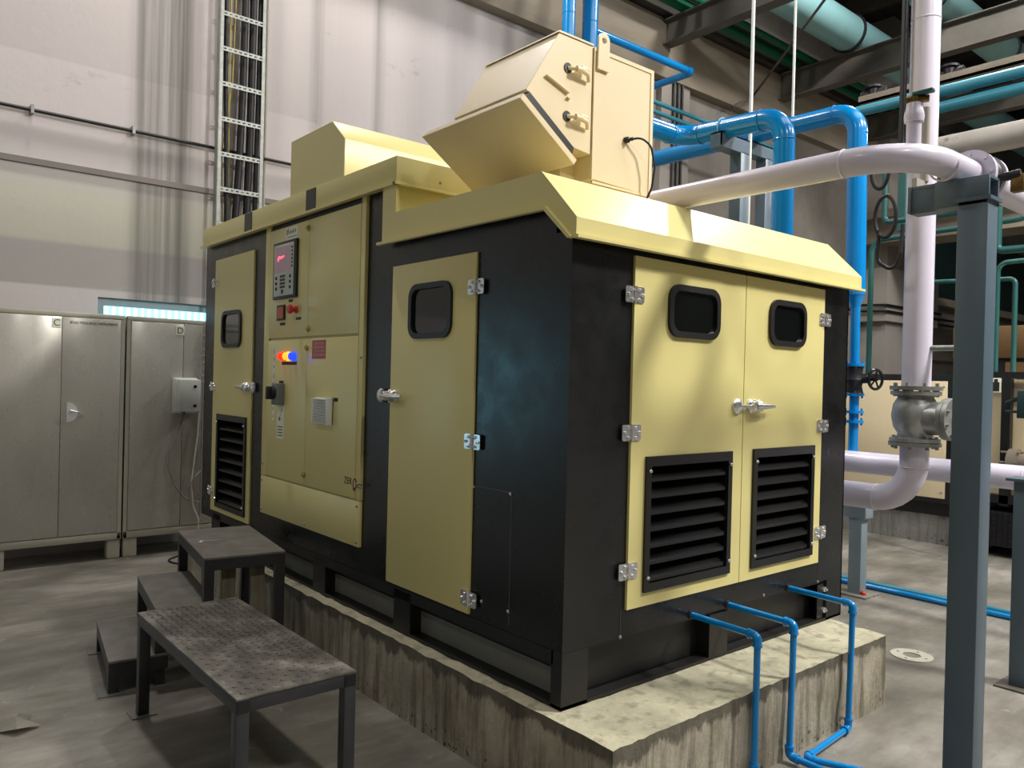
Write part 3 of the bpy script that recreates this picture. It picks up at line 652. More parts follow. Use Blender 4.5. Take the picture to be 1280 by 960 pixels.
for i in range(4): g.box(XP-.0016, XP-.0008, e[0]+w*.12, e[1]-w*.12, e[2]+h*(.08+.09*i), e[2]+h*(.115+.09*i))
obj('sticker_marks', g, 'greyink', lw)
p = bp(415, 520, 'X', XP)
g = G(); yv0, yv1, zv0, zv1 = 1.845, 2.055, 1.325, 1.475
g.box(XP-.012, XP, yv0, yv1, zv0, zv1, .003)
for i in range(15):
    zz = zv0+.008+(zv1-zv0-.018)*i/14; g.prism([(XP-.012, zz), (XP-.040, zz-.002), (XP-.040, zz+.0035), (XP-.012, zz+.006)], yv0+.018, yv1-.004, 'Y')
g.box(XP-.041, XP, yv0, yv0+.02, zv0, zv1, .002)
obj('vent_grille', g, 'pvcwhite', lw)
pad_('black_label', (414.5, 501.5, 422.5, 497.5), 'ink', lw, .001)
g = G(); p = bp(435, 602, 'X', XP)
g.text('ZER', .052, MX(XP-.0008) @ Matrix.Translation((-p.y, p.z+.004, 0)), .0005, .95); obj('logo_letters', g, 'ink', lw)
p2 = bp(443.3, 605, 'X', XP)
g = G(); g.plate([[(p2.y+.021*math.cos(t), p2.z+.030*math.sin(t)) for t in [2*PI*i/20 for i in range(20)]], [(p2.y+.013*math.cos(t), p2.z+.022*math.sin(t)) for t in [2*PI*i/20 for i in range(20)]]], .0008, MXy(XP-.0008))
g.plate([[(p2.y+.016, p2.z-.02), (p2.y+.02, p2.z-.03), (p2.y-.006, p2.z-.043), (p2.y-.004, p2.z-.034)]], .0008, MXy(XP-.0008))
obj('logo_ring', g, 'redink', lw)
g = G(); g.box(XP-.0012, XP, p2.y-.085, p2.y-.028, p2.z-.001, p2.z+.006); g.box(XP-.0012, XP, p2.y-.075, p2.y-.028, p2.z-.017, p2.z-.012); obj('logo_tagline', g, 'greyink', lw)
# ------------------------------------------------------------------ intake hood
ih = None
HY0, HY1 = .30, .80
g = G(); g.prism([(.006, 2.782), (.182, 3.063), (.384, 3.063), (.384, 2.592), (.262, 2.604)], HY0, HY1, 'Y', bv=.002)
g.prism([(.186, 3.066), (.386, 3.066), (.386, 3.074), (.182, 3.074), (.176, 3.066)], HY0-.004, HY1+.004, 'Y')
hood = obj('intake_hood', g, 'hood', comp)
g = G(); g.prism([(.388, 3.063), (.785, 3.063), (.785, 2.478), (.388, 2.488)], HY0-.004, HY1, 'Y', bv=.002)
g.plate([rect(.388, .785, 2.48, 3.063), rect(.392, .765, 2.47, 3.046)], .004, MY(HY0-.006))
g.plate([[(.402, 2.97)]+[(.438+.034*math.cos(a), 3.10+.034*math.sin(a)) for a in [PI-PI*i/12 for i in range(13)]]+[(.474, 2.97)], circ(.438, 3.10, .015)], .01, MY(HY0-.012))
fb = obj('filter_box', g, 'hood', comp)
g = G(); g.box(.30, .80, .40, 1.0, 2.40, 2.62); g.box(.34, .80, .33, 1.0, 2.405, 2.43); obj('hood_pedestal', g, 'hood', comp)
g = G(); # hinged rain flap in a plane that holds the Y direction
d = Vector((.275+.03, 0, 2.531-2.735)).normalized(); n_ = Vector((d.z, 0, -d.x)).normalized(); n_ = n_ if n_.z > 0 else -n_
a_ = Vector((-.032, 0, 2.737)); b_ = Vector((.278, 0, 2.528))
q_ = [a_+n_*-.004, b_+n_*-.004, b_+n_*.026, a_+n_*.026]
g.prism([(v.x, v.z) for v in q_], .288, 1.0, 'Y', bv=.002)
fl = obj('rain_flap', g, 'hood', comp)
q2_ = [a_+n_*.026+d*.02, b_+n_*.026-d*.03, b_+n_*.060-d*.04, a_+n_*.060+d*.02]
g = G(); g.prism([(v.x, v.z) for v in q2_], HY0-.006, .98, 'Y'); obj('flap_gap_shade', g, 'rubber', fl)  # solid black strip painted as the shade between flap and hood
for z in (2.930, 2.726):
    g = G(); g.plate([circ(.236, z, .022, 16)], .004, MY(HY0-.002)); obj('latch_hole', g, 'rubber', hood)
    g = G(); g.cyl((.236, HY0-.002, z), (.27, HY0-.03, z-.004), .008, 10); g.tube([(.262, HY0-.028, z-.003), (.29, HY0-.03, z-.003), (.33, HY0-.028, z-.010), (.352, HY0-.01, z-.03)], .013, .02, 10, True, .008)
    g.box(.29, .335, HY0-.034, HY0-.016, z-.002, z+.016, .004); obj('toggle_latch', g, 'hood', hood)
g = G(); g.prism([(.104, 2.862), (.115, 2.872), (.240, 2.833), (.240, 2.818)], HY0-.014, HY0, 'Y', bv=.003); g.box(.232, .25, HY0-.012, HY0, 2.800, 2.806); obj('grab_rail', g, 'hood', hood)
g = G(); g.tube([(.605, HY0-.008, 2.70), (.655, HY0-.05, 2.716), (.715, HY0-.06, 2.69), (.745, HY0-.06, 2.60), (.738, HY0-.05, 2.50), (.720, HY0-.03, 2.44)], .005, .06, 8)
obj('sensor_cable', g, 'cable', fb)
g = G(); g.lathe([(0, .014), (.02, .014), (.024, .008), (.04, .008)], (.598, HY0-.004, 2.70), (.5, -1, .1), 10); obj('cable_gland', g, 'darkiron', fb)
# ================================================================== chequer plate bench
bn = thing('metal_bench', 'low black steel bench with a dusty chequer plate top, nearest the camera', 'bench', (-.8, 1.15, 0))
bx0, bx1, by0, by1, bz = -1.035, -.572, .535, 1.775, .474
g = G(); g.box(bx0, bx1, by0, by1, bz-.006, bz)
import itertools
nx, ny = 13, 34
for i in range(nx):
    for j in range(ny):
        x = bx0+.018+(bx1-bx0-.036)*(i+.5)/nx; y = by0+.018+(by1-by0-.036)*(j+.5)/ny
        a = PI/4 if (i+j) % 2 else -PI/4; L, w = .0145, .0050
        t = bmesh.new(); c, s = math.cos(a), math.sin(a)
        ring = [(-L, 0), (0, -w), (L, 0), (0, w)]
        lo = [t.verts.new((x+p*c-q*s, y+p*s+q*c, bz)) for p, q in ring]; hi = [t.verts.new((x+(p*c-q*s)*.6, y+(p*s+q*c)*.6, bz+.0035)) for p, q in ring]
        t.faces.new(hi)
        for k_ in range(4): t.faces.new((lo[k_], lo[(k_+1) % 4], hi[(k_+1) % 4], hi[k_]))
        me_ = bpy.data.meshes.new('tmp'); t.to_mesh(me_); t.free(); g.bm.from_mesh(me_); bpy.data.meshes.remove(me_)
obj('tread_plate', g, 'chequer', bn)
g = G(); q = .048
for a, b in ((bx0, bx0+q), (bx1-q, bx1)): g.box(a, b, by0, by1, bz-.007-q, bz-.007, .003)
for a, b in ((by0, by0+q), (by1-q, by1)): g.box(bx0+q, bx1-q, a+.002, b-.002, bz-.007-q, bz-.008, .003)
fr = obj('top_frame', g, 'bench', bn)
for x in (bx0+q/2, bx1-q/2):
    g = G(); g.box(x-.020, x+.020, by0-.003, by0+.004, bz-.050, bz-.010); obj('tube_end_shade', g, 'rubber', fr)  # black block stands for the shaded inside of the tube
for x in (bx0, bx1-q):
    for y in (by0, by1-q):
        g = G(); g.box(x, x+q, y, y+q, .006, bz-.007-q+.001, .003); lg = obj('leg', g, 'bench', bn)
        g = G(); g.box(x-.03, x+q+.03, y-.02, y+q+.03, 0, .006); obj('foot_plate', g, 'stucco', lg)
# ================================================================== step stair
SO = Matrix.Translation((-1.085, 2.08, 0)) @ Matrix.Rotation(math.radians(-8), 4, 'Z')
st = thing('step_stair', 'three step dark metal stair with dusty treads leading up to the compressor', 'steps', (-.6, 2.4, 0))
for (x0, x1, y0, y1, z, dep) in ((0, .275, .0, .735, .165, .075), (.21, .50, .01, .765, .395, .075), (.44, .865, .01, .84, .63, .07)):
    g = G(); g.box(x0, x1, y0, y1, z-.014, z, .004, SO); tr2 = obj('tread', g, 'step', st)
    g = G(); 
    g.box(x0+.002, x0+.04, y0+.002, y1-.002, z-dep, z-.014, 0, SO); g.box(x1-.04, x1-.002, y0+.002, y1-.002, z-dep, z-.014, 0, SO)
    g.box(x0+.04, x1-.04, y0+.002, y0+.04, z-dep, z-.014, 0, SO); g.box(x0+.04, x1-.04, y1-.04, y1-.002, z-dep, z-.014, 0, SO)
    obj('tread_frame', g, 'bench', st)
    for (lx, ly) in itertools.product((x0+.002, x1-.052) if x0 > .4 else (x0+.002,), (y0+.002, y1-.052)):
        if z > .2 or True:
            g = G(); g.box(lx, lx+.05, ly, ly+.05, .005, z-dep, 0, SO); lg = obj('leg', g, 'bench', st)
            g = G(); g.box(lx-.045, lx+.075, ly-.03, ly+.07, 0, .005, 0, SO); obj('foot_plate', g, 'stucco', lg)
for (x0, x1, y0, lab) in ((.545, .62, .09, 'weathered upright board on the left under the top step'), (.70, .775, .09, 'weathered upright board on the right under the top step')):
    g = G(); g.box(x0, x1, y0, y0+.03, .0, .555, .004, SO); tag(obj('wooden_board', g, 'wood'), lab, 'board', 'upright boards under the top step')
g = G(); p = bp(252, 677, 'Z', .634)
g.torus((p.x, p.y, .635), (0, 0, 1), .016, .003, 14, 6); g.tube([(p.x+.014, p.y, .635), (p.x+.06, p.y-.01, .635), (p.x+.115, p.y-.028, .635)], .003, 0, 6)
tag(obj('split_pin', g, 'chrome'), 'small metal pin with ring lying on the top step', 'pin')
# ================================================================== blue drain pipes before the plinth
def fit(g, p, d, r=.0185, L=.022): d = Vector(d); g.cyl(Vector(p)-d*L, Vector(p)+d*L, r, 14)
def drain(x, xb, yb, zb, lab, extra=None):
    t = thing('drain_pipe', lab, 'pipe', (x, -.345, zb), 'blue drain pipes at the compressor base')
    r = .0138; z = .587; path = [(x+.015, -.001, z), (x, -.345, z), (xb, yb, zb)]
    if extra: path += extra
    g = G(); g.tube(path, r, .02, 14); obj('pipe_run', g, 'blue', t)
    pts = [Vector(p) for p in path]
    for i in range(1, len(pts)-1):
        if pts[i].z < -.1: continue
        g = G(); u = (pts[i-1]-pts[i]).normalized(); w = (pts[i+1]-pts[i]).normalized()
        g.tube([pts[i]+u*.036, pts[i], pts[i]+w*.036], .0178, .022, 14)
        g.cyl(pts[i]+u*.034, pts[i]+u*.044, .0205, 14); g.cyl(pts[i]+w*.034, pts[i]+w*.044, .0205, 14); obj('elbow', g, 'blue', t)
    g = G(); g.lathe([(0, .022), (.006, .02), (.008, .015)], (x+.015, -.001, z), (0, -1, 0), 14); obj('collar', g, 'rubber', t)
drain(.765, .75, -.352, .03, 'blue drain pipe leaving the compressor base nearest its front corner', [(.75, -.80, .025)])
drain(1.04, 1.015, -.352, .03, 'blue drain pipe in the middle of the three at the compressor base', [(1.02, -.85, .025)])
drain(1.555, 1.50, -.365, .025, 'blue drain pipe farthest right that bends along the floor by the plinth', [(1.06, -.40, .025), (1.20, -.70, .022)])
# ================================================================== posts and brackets
pa = thing('steel_post', 'tall blue grey square steel post in the right foreground with a channel bracket on top', 'post', (1.25, -.94, 0))
g = G(); g.box(1.2, 1.304, -.998, -.89, .012, 2.335, .004); obj('column', g, 'post', pa)
g = G(); g.box(1.13, 1.37, -1.06, -.83, 0, .012); obj('base_plate', g, 'post', pa)
g = G(); g.box(1.2, 1.212, -1.0, -.805, 2.316, 2.422, .001); g.box(1.19, 1.31, -1.01, -.88, 2.328, 2.342)
g.box(1.215, 1.225, -.81, -.70, 2.316, 2.418); g.box(1.212, 1.30, -1.0, -.70, 2.412, 2.422); g.box(1.212, 1.30, -1.0, -.70, 2.316, 2.326); g.box(1.205, 1.23, -.712, -.70, 2.316, 2.422)
g.box(1.29, 1.304, -1.0, -.805, 2.316, 2.422); obj('channel_bracket', g, 'post', pa)
pb_ = thing('steel_post', 'short pale grey steel post behind the right end of the compressor', 'post', (3.965, .82, 0))
g = G(); g.box(3.915, 4.015, .77, .87, .01, .74, .004); obj('column', g, 'postlight', pb_)
g = G(); g.box(3.90, 4.03, .735, .905, .60, .78, .004); obj('saddle', g, 'postlight', pb_)
g = G(); g.box(3.84, 4.09, .69, .95, 0, .012); obj('base_plate', g, 'plinth2', pb_)
g = G(); g.lathe([(0, .02), (.02, .02), (.03, .012)], (3.93, .75, .012), (0, 0, 1), 10); obj('red_bolt_cap', g, 'red', pb_)
pc_ = thing('steel_post', 'blue grey steel post standing at the right picture edge on a small base plate', 'post', (2.84, -.66, 0))
g = G(); g.box(2.79, 2.89, -.71, -.61, .01, 1.12, .004); obj('column', g, 'post', pc_)
g = G(); g.box(2.72, 2.96, -.76, -.56, 0, .01); obj('base_plate', g, 'darksteel', pc_)
g = G(); g.box(2.76, 2.92, -.76, -.58, 1.12, 1.135); obj('head_plate', g, 'post', pc_)
def tee(x, y, zt, xa, xb, lab):
    t = thing('pipe_support', lab, 'pipe support', (x, y, 0))
    g = G(); g.box(x-.05, x+.05, y-.05, y+.05, 0, zt-.10, .003); obj('column', g, 'post', t)
    g = G(); g.box(xa, xb, y-.05, y+.05, zt-.01, zt); g.box(xa, xb, y-.05, y-.04, zt-.10, zt); g.box(xa, xb, y-.05, y+.05, zt-.11, zt-.10); g.box(xa, xa+.008, y-.05, y+.05, zt-.10, zt)
    obj('channel_arm', g, 'post', t)
tee(3.10, 1.40, 3.475, 2.80, 3.16, 'grey steel T support under the nearer big blue pipe')
tee(4.06, 1.80, 3.70, 3.76, 4.12, 'grey steel T support under the farther big blue pipe')
# ================================================================== big blue pipes
def ringw(par, p, d, r, m): g = G(); g.torus(p, d, r, .004, 24, 6); obj('weld_ring', g, m, par)
t = thing('blue_pipe', 'big blue pipe that arches over and drops nearest behind the yellow roof', 'pipe', (2.9, .9, 0))
g = G(); g.tube([(2.9, .9, 0), (2.9, .9, 3.50), (2.89, 1.78, 3.535), (1.5, 1.78, 3.535), (1.5, 1.78, 2.72)], .074, .17, 22); obj('pipe_run', g, 'blue', t)
for p, d in (((2.9, .9, 3.33), (0, 0, 1)), ((2.895, 1.08, 3.505), (0, 1, .03)), ((2.89, 1.6, 3.525), (0, 1, .03)), ((2.72, 1.78, 3.535), (1, 0, 0)), ((2.892, 1.4, 3.52), (0, 1, .03))): ringw(t, p, d, .075, 'blue')
g = G(); g.torus((2.892, 1.4, 3.52), (0, 1, .03), .08, .005, 24, 6); obj('u_bolt', g, 'cyan', t)
t = thing('blue_pipe', 'big blue pipe dropping past the right end of the yellow roof to a valve', 'pipe', (3.9, .85, .6))
g = G(); g.tube([(3.90, .86, 2.33), (3.875, .87, 3.765), (3.86, 3.9, 3.79), (3.86, 3.9, 0)], .073, .17, 22); obj('pipe_run', g, 'blue', t)
g = G(); g.lathe([(0, .073), (.10, .038), (.11, .037)], (3.90, .86, 2.34), (0, 0, -1), 20); obj('reducer', g, 'blue', t)
g = G(); g.tube([(3.902, .858, 2.24), (3.905, .855, 1.77)], .036, 0, 18); obj('pipe_run', g, 'blue', t)
g = G(); g.tube([(3.905, .85, 1.57), (3.905, .85, 1.0), (3.905, 1.25, .93), (2.1, 1.6, .93)], .036, .16, 18); obj('pipe_run', g, 'blue', t)
for p, d in (((3.885, .87, 3.58), (0, 0, 1)), ((3.874, 1.05, 3.768), (0, 1, 0)), ((3.87, 1.80, 3.775), (0, 1, 0))): ringw(t, p, d, .0745, 'blue')
for z in (1.785, 1.555, 1.42, 1.345):
    g = G(); g.cyl((3.905, .853, z-.010), (3.905, .853, z+.010), .075, 20)
    for k_ in range(4): g.cyl((3.905+.058*math.cos(k_*PI/2+.6), .853+.058*math.sin(k_*PI/2+.6), z-.028), (3.905+.058*math.cos(k_*PI/2+.6), .853+.058*math.sin(k_*PI/2+.6), z+.028), .008, 6)
    obj('flange', g, 'blue', t)
v = thing('gate_valve', 'dark iron valve with a black spoked handwheel on the thin part of the blue pipe', 'valve', (3.905, .853, 1.57))
g = G(); g.lathe([(0, .06), (.02, .062), (.05, .055), (.10, .07), (.15, .055), (.18, .062), (.20, .06)], (3.905, .853, 1.57), (0, 0, 1), 20); g.cyl((3.905, .853, 1.67), (3.93, .74, 1.675), .03, 14); obj('valve_body', g, 'darkiron', v)
for z in (1.567, 1.767):
    g = G(); g.cyl((3.905, .853, z), (3.905, .853, z+.006), .068, 20); obj('gasket', g, 'bronze', v)
c_ = Vector((3.93, .70, 1.675)); d_ = Vector((-.25, -1, 0)).normalized()
g = G(); g.torus(c_, d_, .075, .011, 28, 8); u_ = d_.orthogonal().normalized(); w_ = d_.cross(u_)
for k_ in range(5): a = 2*PI*k_/5; g.cyl(c_, c_+(u_*math.cos(a)+w_*math.sin(a))*.075, .007, 8)
g.cyl(c_-d_*.05, c_+d_*.015, .013, 10); obj('handwheel', g, 'gloss', v)
for x, r, lab in ((4.2, .076, 'thinner of two upright blue pipes behind the intake hood'), (4.55, .095, 'thicker of two upright blue pipes behind the intake hood')):
    g = G(); g.tube([(x, 4.5, 0), (x, 4.5, 8.95)], r, 0, 20)
    for z in (5.85, 6.1): g.torus((x, 4.5, z), (0, 0, 1), r, .004, 20, 6)
    tag(obj('blue_pipe', g, 'blue'), lab, 'pipe', 'upright blue pipes')
g = G(); g.tube([(4.63, 4.5, 5.78), (6.5, 4.5, 5.795), (6.52, 5.5, 5.80)], .048, .06, 16); g.cyl((6.38, 4.5, 5.795), (6.46, 4.5, 5.795), .055, 16); tag(obj('blue_pipe', g, 'blue'), 'blue pipe running right from the upright pair and turning back to the wall', 'pipe')
for z, l in ((5.262, 'upper'), (5.143, 'lower')):
    g = G(); g.tube([(4.62, 4.57, z), (8.9 if l == 'upper' else 7.2, 4.57, z-.03)], .028, 0, 12); tag(obj('thin_blue_pipe', g, 'tealblue'), l+' of two thin light blue pipes passing behind the big blue bend', 'pipe')
# ================================================================== white pipes
t = thing('white_pipe', 'white air pipe lying just above the yellow roof and bending away over the steel post', 'pipe', (.88, -.86, 2.42))
R_ = .054; zz = 2.474
g = G(); g.tube([(.88, 1.233, zz), (.88, -.86, zz), (1.38, -.86, 2.48)], R_, .26, 24); obj('pipe_run', g, 'white', t)
ringw(t, (.88, -.60, zz), (0, 1, 0), R_, 'white'); ringw(t, (1.14, -.86, 2.465), (1, 0, 0), R_, 'white')
for x in (1.40, 1.52):
    g = G(); g.cyl((x-.012, -.86, 2.48), (x+.012, -.86, 2.48), .098, 28)
    for k_ in range(8): g.cyl((x-.024, -.86+.08*math.cos(k_*PI/4), 2.48+.08*math.sin(k_*PI/4)), (x+.024, -.86+.08*math.cos(k_*PI/4), 2.48+.08*math.sin(k_*PI/4)), .008, 6)
    obj('flange', g, 'white', t)
g = G(); g.tube([(1.52, -.86, 2.48), (6.0, -.86, 2.42)], R_, 0, 24); obj('pipe_run', g, 'white', t)
g = G(); g.cyl((1.0, -.805, 2.51), (1.0, -.805, 2.615), .026, 18); g.lathe([(0, .034), (.02, .036), (.035, .034), (.05, .03), (.07, .028)], (1.0, -.805, 2.615), (0, 0, 1), 18); obj('branch_stub', g, 'white', t)
v = thing('butterfly_valve', 'black rubber lined valve with a lever between white flanges behind the post top', 'valve', (1.46, -.86, 2.36))
g = G(); g.cyl((1.416, -.86, 2.48), (1.504, -.86, 2.48), .088, 28); g.cyl((1.46, -.90, 2.46), (1.47, -1.02, 2.47), .018, 12); obj('valve_body', g, 'darkiron', v)
g = G(); g.tube([(1.465, -1.0, 2.455), (1.55, -1.03, 2.475), (1.80, -1.04, 2.42)], .011, .03, 10); g.box(1.46, 1.50, -1.03, -.985, 2.40, 2.47, .004); obj('lever', g, 'bronze', v)
v = thing('ball_valve', 'small ball valve with a green handle on the stub above the white pipe bend', 'valve', (1.0, -.80, 2.68))
g = G(); g.cyl((1.0, -.805, 2.686), (1.0, -.805, 2.71), .020, 12); g.cyl((.985, -.78, 2.70), (1.02, -.85, 2.70), .014, 12); obj('valve_body', g, 'bronze', v)
g = G(); g.box(.985, 1.012, -.875, -.80, 2.712, 2.727, .004); obj('handle', g, 'teal', v)
g = G(); g.lathe([(0, .048), (.016, .048), (.018, .03), (.034, .03), (.035, .040), (.048, .040)], (1.35, -.70, 2.60), (0, 0, -1), 24); g.cyl((1.35, -.70, 2.60), (1.35, -.70, 2.78), .018, 12); g.cyl((1.35, -.70, 2.47), (1.35, -.70, 2.55), .018, 12); g.box(1.26, 1.36, -.71, -.69, 2.42, 2.47)
tag(obj('flanged_pipe_stub', g, 'agedwhite'), 'small flanged pipe stub just behind the bracket on the steel post', 'pipe')
vx, vy, vr = 3.015, .012, .084
t = thing('white_pipe', 'tall upright white pipe rising from the silver check valve to the roof', 'pipe', (vx, vy, 1.6))
g = G(); g.tube([(vx, vy, 1.62), (vx, vy, 9.0)], vr, 0, 28); obj('pipe_run', g, 'white', t)
g = G(); g.cyl((vx, vy, 1.60), (vx, vy, 1.625), .15, 28)
for k_ in range(8): g.cyl((vx+.125*math.cos(k_*PI/4), vy+.125*math.sin(k_*PI/4), 1.585), (vx+.125*math.cos(k_*PI/4), vy+.125*math.sin(k_*PI/4), 1.645), .011, 6)
obj('flange', g, 'galv', t)
for z in (3.9, 4.3): ringw(t, (vx, vy, z), (0, 0, 1), vr, 'white')
g = G(); g.cyl((vx, vy-.08, 1.86), (vx, vy-.30, 1.86), .018, 12); obj('nipple', g, 'galv', t)
v = thing('check_valve', 'silver cast check valve with bolted side cover in the upright white pipe', 'valve', (vx, vy, 1.25))
g = G(); g.lathe([(0, .145), (.022, .145), (.026, .10), (.05, .10), (.09, .125), (.16, .138), (.23, .128), (.27, .105), (.285, .10), (.29, .145), (.315, .145)], (vx, vy, 1.28), (0, 0, 1), 28)
g.lathe([(0, .11), (.10, .10), (.15, .098)], (vx, vy-.05, 1.43), (-.12, -1, 0), 24)
for z in (1.285, 1.59):
    for k_ in range(8): g.cyl((vx+.122*math.cos(k_*PI/4+.2), vy+.122*math.sin(k_*PI/4+.2), z-.03), (vx+.122*math.cos(k_*PI/4+.2), vy+.122*math.sin(k_*PI/4+.2), z+.03), .010, 6)
obj('valve_body', g, 'steel', v)
g = G(); o_ = Vector((vx-.023, vy-.19, 1.43)); d_ = Vector((-.12, -1, 0)).normalized(); g.lathe([(0, .128), (.022, .128), (.024, .124), (.030, .124), (.032, .128), (.055, .128), (.057, .05), (.062, .045)], o_, d_, 28)
u_ = d_.orthogonal().normalized(); w_ = d_.cross(u_)
for k_ in range(8):
    a = k_*PI/4+.3; c_ = o_+(u_*math.cos(a)+w_*math.sin(a))*.105; g.cyl(c_-d_*.012, c_+d_*.072, .010, 6)
obj('side_cover', g, 'galv', v)
t = thing('white_pipe', 'white pipe elbow turning from under the check valve back to the compressor', 'pipe', (vx, vy, .82))
g = G(); g.tube([(vx, vy, 1.255), (vx, vy, .905), (vx, .85, .905), (2.12, .85, .905)], vr, .24, 28); obj('pipe_run', g, 'white', t)
g = G(); g.cyl((vx, vy, 1.254), (vx, vy, 1.277), .15, 28)
for k_ in range(8): g.cyl((vx+.125*math.cos(k_*PI/4+.2), vy+.125*math.sin(k_*PI/4+.2), 1.235), (vx+.125*math.cos(k_*PI/4+.2), vy+.125*math.sin(k_*PI/4+.2), 1.28), .011, 6)
obj('flange', g, 'galv', t)
for p, d in (((vx, vy, 1.12), (0, 0, 1)), ((vx, .24, .905), (0, 1, 0)), ((vx, .50, .905), (0, 1, 0))): ringw(t, p, d, vr+.001, 'white')
g = G(); g.tube([(3.83, 1.6, 1.04), (3.83, -3.6, 1.04)], .082, 0, 24); g.torus((3.83, -.35, 1.04), (0, 1, 0), .082, .004, 24, 6)
g.tube([(3.83, 1.5, 1.0), (3.83, 1.5, 0)], .05, 0, 12); g.tube([(3.83, -3.4, 1.0), (3.83, -3.4, 0)], .05, 0, 12); tag(obj('white_pipe', g, 'white'), 'white pipe running level behind the check valve elbow and steel post', 'pipe')
g = G(); g.tube([(6.0, -.86, 2.42), (6.0, -.86, 0)], .085, .2, 20); tag(obj('white_pipe', g, 'white'), 'white pipe dropping at the right picture edge before the far compressor', 'pipe')
g = G(); g.tube([(2.93, .10, 8.95), (2.925, .10, 3.2), (2.90, .09, 2.95)], .020, 0, 10); tag(obj('black_hose', g, 'cable'), 'thick black cable following the left side of the upright white pipe', 'cable')
g = G()
pts = []
for i in range(33):
    a = 2*PI*i/32; pts.append((2.86+.0*a, .20+.055*math.cos(a), 2.98+.12*math.sin(a)))
g.tube(pts, .012, 0, 8); pts = [(2.86, .16+.065*math.cos(2*PI*i/32), 2.68+.13*math.sin(2*PI*i/32)) for i in range(33)]; g.tube(pts, .012, 0, 8)
g.tube([(2.86, .20, 2.60), (2.86, .20, 2.40), (2.86, .10, 2.33), (2.86, .06, 2.44), (2.88, .06, 2.62)], .012, .05, 8)
tag(obj('coiled_hose', g, 'cable'), 'black hose loops hanging beside the upright white pipe under the bend', 'hose')
# blue floor pipes and loose things on the floor
for x, l in ((4.19, 'front'), (4.30, 'rear')):
    g = G(); g.tube([(x, 1.4, .022), (x+.02, -3.2, .022)], .02, 0, 12); tag(obj('floor_pipe', g, 'tealblue' if l == 'rear' else 'blue'), l+' one of two thin blue pipes lying along the floor behind the posts', 'pipe')
g = G(); g.plate([circ(0, 0, .118, 28), circ(0, 0, .05, 20), circ(.083, .0, .009, 10), circ(-.083, 0, .009, 10), circ(0, .083, .009, 10), circ(0, -.083, .009, 10)], .004, Matrix.Translation((2.85, -.075, .003)))
tag(obj('gasket_ring', g, 'ring'), 'flat pale gasket ring with bolt holes lying on the floor', 'gasket')
g = G(); rnd = random.Random(3)
t_ = bmesh.new()
c0 = Vector((-1.53, 1.93, 0)); P_ = [(0, .1, .01), (.06, .04, .05), (.12, .09, .006), (.07, .0, .02), (.13, -.05, .008), (.03, -.09, .03), (-.03, -.02, .006), (-.07, .04, .03)]
vs = [t_.verts.new(c0+Vector(p)*1.0) for p in P_]; ctr = t_.verts.new(c0+Vector((.04, .0, .055)))
for i in range(len(vs)): t_.faces.new((vs[i], vs[(i+1) % len(vs)], ctr))
bmesh.ops.solidify(t_, geom=t_.faces[:], thickness=.002); g.join(t_); g.box(-1.62, -1.50, 1.985, 1.995, .02, .026); tag(obj('paper_scrap', g, 'debris'), 'crumpled pale paper scrap on the floor at the left picture edge', 'litter')
# ================================================================== far compressor
fc = thing('air_compressor', 'far cream and black compressor on a low plinth behind the steel post', 'compressor', (7.6, 1.5, .3))
pl2 = plinth('concrete_plinth', [(6.62, 1.0), (9.2, 1.0), (9.2, 3.6), (6.62, 3.6)], .30, 'plinth2', .008); tag(pl2, 'low grey concrete plinth under the far compressor', 'plinth')
g = G(); g.box(6.62, 9.0, 1.05, 3.5, .30, .44); g.box(6.55, 9.0, 1.03, 3.5, .44, 1.77, .004); obj('enclosure_body', g, 'black', fc)
g = G(); g.box(6.53, 6.552, 1.19, 2.5, .49, 1.70, .003); obj('side_panel', g, 'hood', fc)
for z in (.55, 1.64):
    g = G(); g.lathe([(0, .012), (.006, .008)], (6.53, 1.22, z), (-1, 0, 0), 8); obj('screw', g, 'galv', fc)
g = G(); g.box(6.53, 6.56, 1.09, 1.17, 1.32, 1.40); obj('yellow_tag', g, 'yellow', fc)
fr2 = thing('dryer_skid', 'black framed cream machine with valves and pipes at the far right edge', 'machine', (7.5, .2, 0))
g = G(); g.box(6.5, 6.58, -1.2, .95, 1.74, 1.80); g.box(6.5, 6.58, .60, .68, .5, 1.74); g.box(6.5, 6.58, .90, .95, .4, 1.74); g.box(6.5, 6.58, -.5, -.42, 0, 1.74)
g.box(6.5, 8.6, -1.2, .95, .52, .60); g.box(8.5, 8.6, -1.2, .95, 0, .52); g.box(6.9, 6.98, .55, .63, 0, .52); obj('frame', g, 'blackflat', fr2)
g = G(); g.box(6.62, 8.5, -1.15, .93, .60, 1.73); obj('cream_panel', g, 'hood', fr2)
g = G(); g.box(6.485, 6.50, .685, .775, 1.60, 1.74); lb = obj('photo_label', g, 'paper', fr2)
g = G(); g.box(6.482, 6.486, .695, .765, 1.61, 1.70); g.box(6.482, 6.486, .71, .74, 1.70, 1.73); obj('label_marks', g, 'ink', lb)
g = G(); g.cyl((6.52, .60, .93), (6.52, .52, .93), .13, 20); g.cyl((6.52, .52, .93), (6.52, .2, .93), .085, 20); g.cyl((6.52, .2, .93), (6.52, .15, .93), .13, 20)
for k_ in range(6): g.cyl((6.52+.11*math.cos(k_*1.047), .66, .93+.11*math.sin(k_*1.047)), (6.52+.11*math.cos(k_*1.047), .5, .93+.11*math.sin(k_*1.047)), .012, 6)
obj('flanged_pipe', g, 'lagging', fr2)
g = G(); g.box(6.35, 6.5, .36, .50, 1.36, 1.62, .006); g.cyl((6.42, .50, 1.55), (6.45, .62, 1.50), .02, 8); g.cyl((6.42, .50, 1.42), (6.45, .62, 1.42), .014, 8); obj('green_control_box', g, 'darkgreen', fr2)
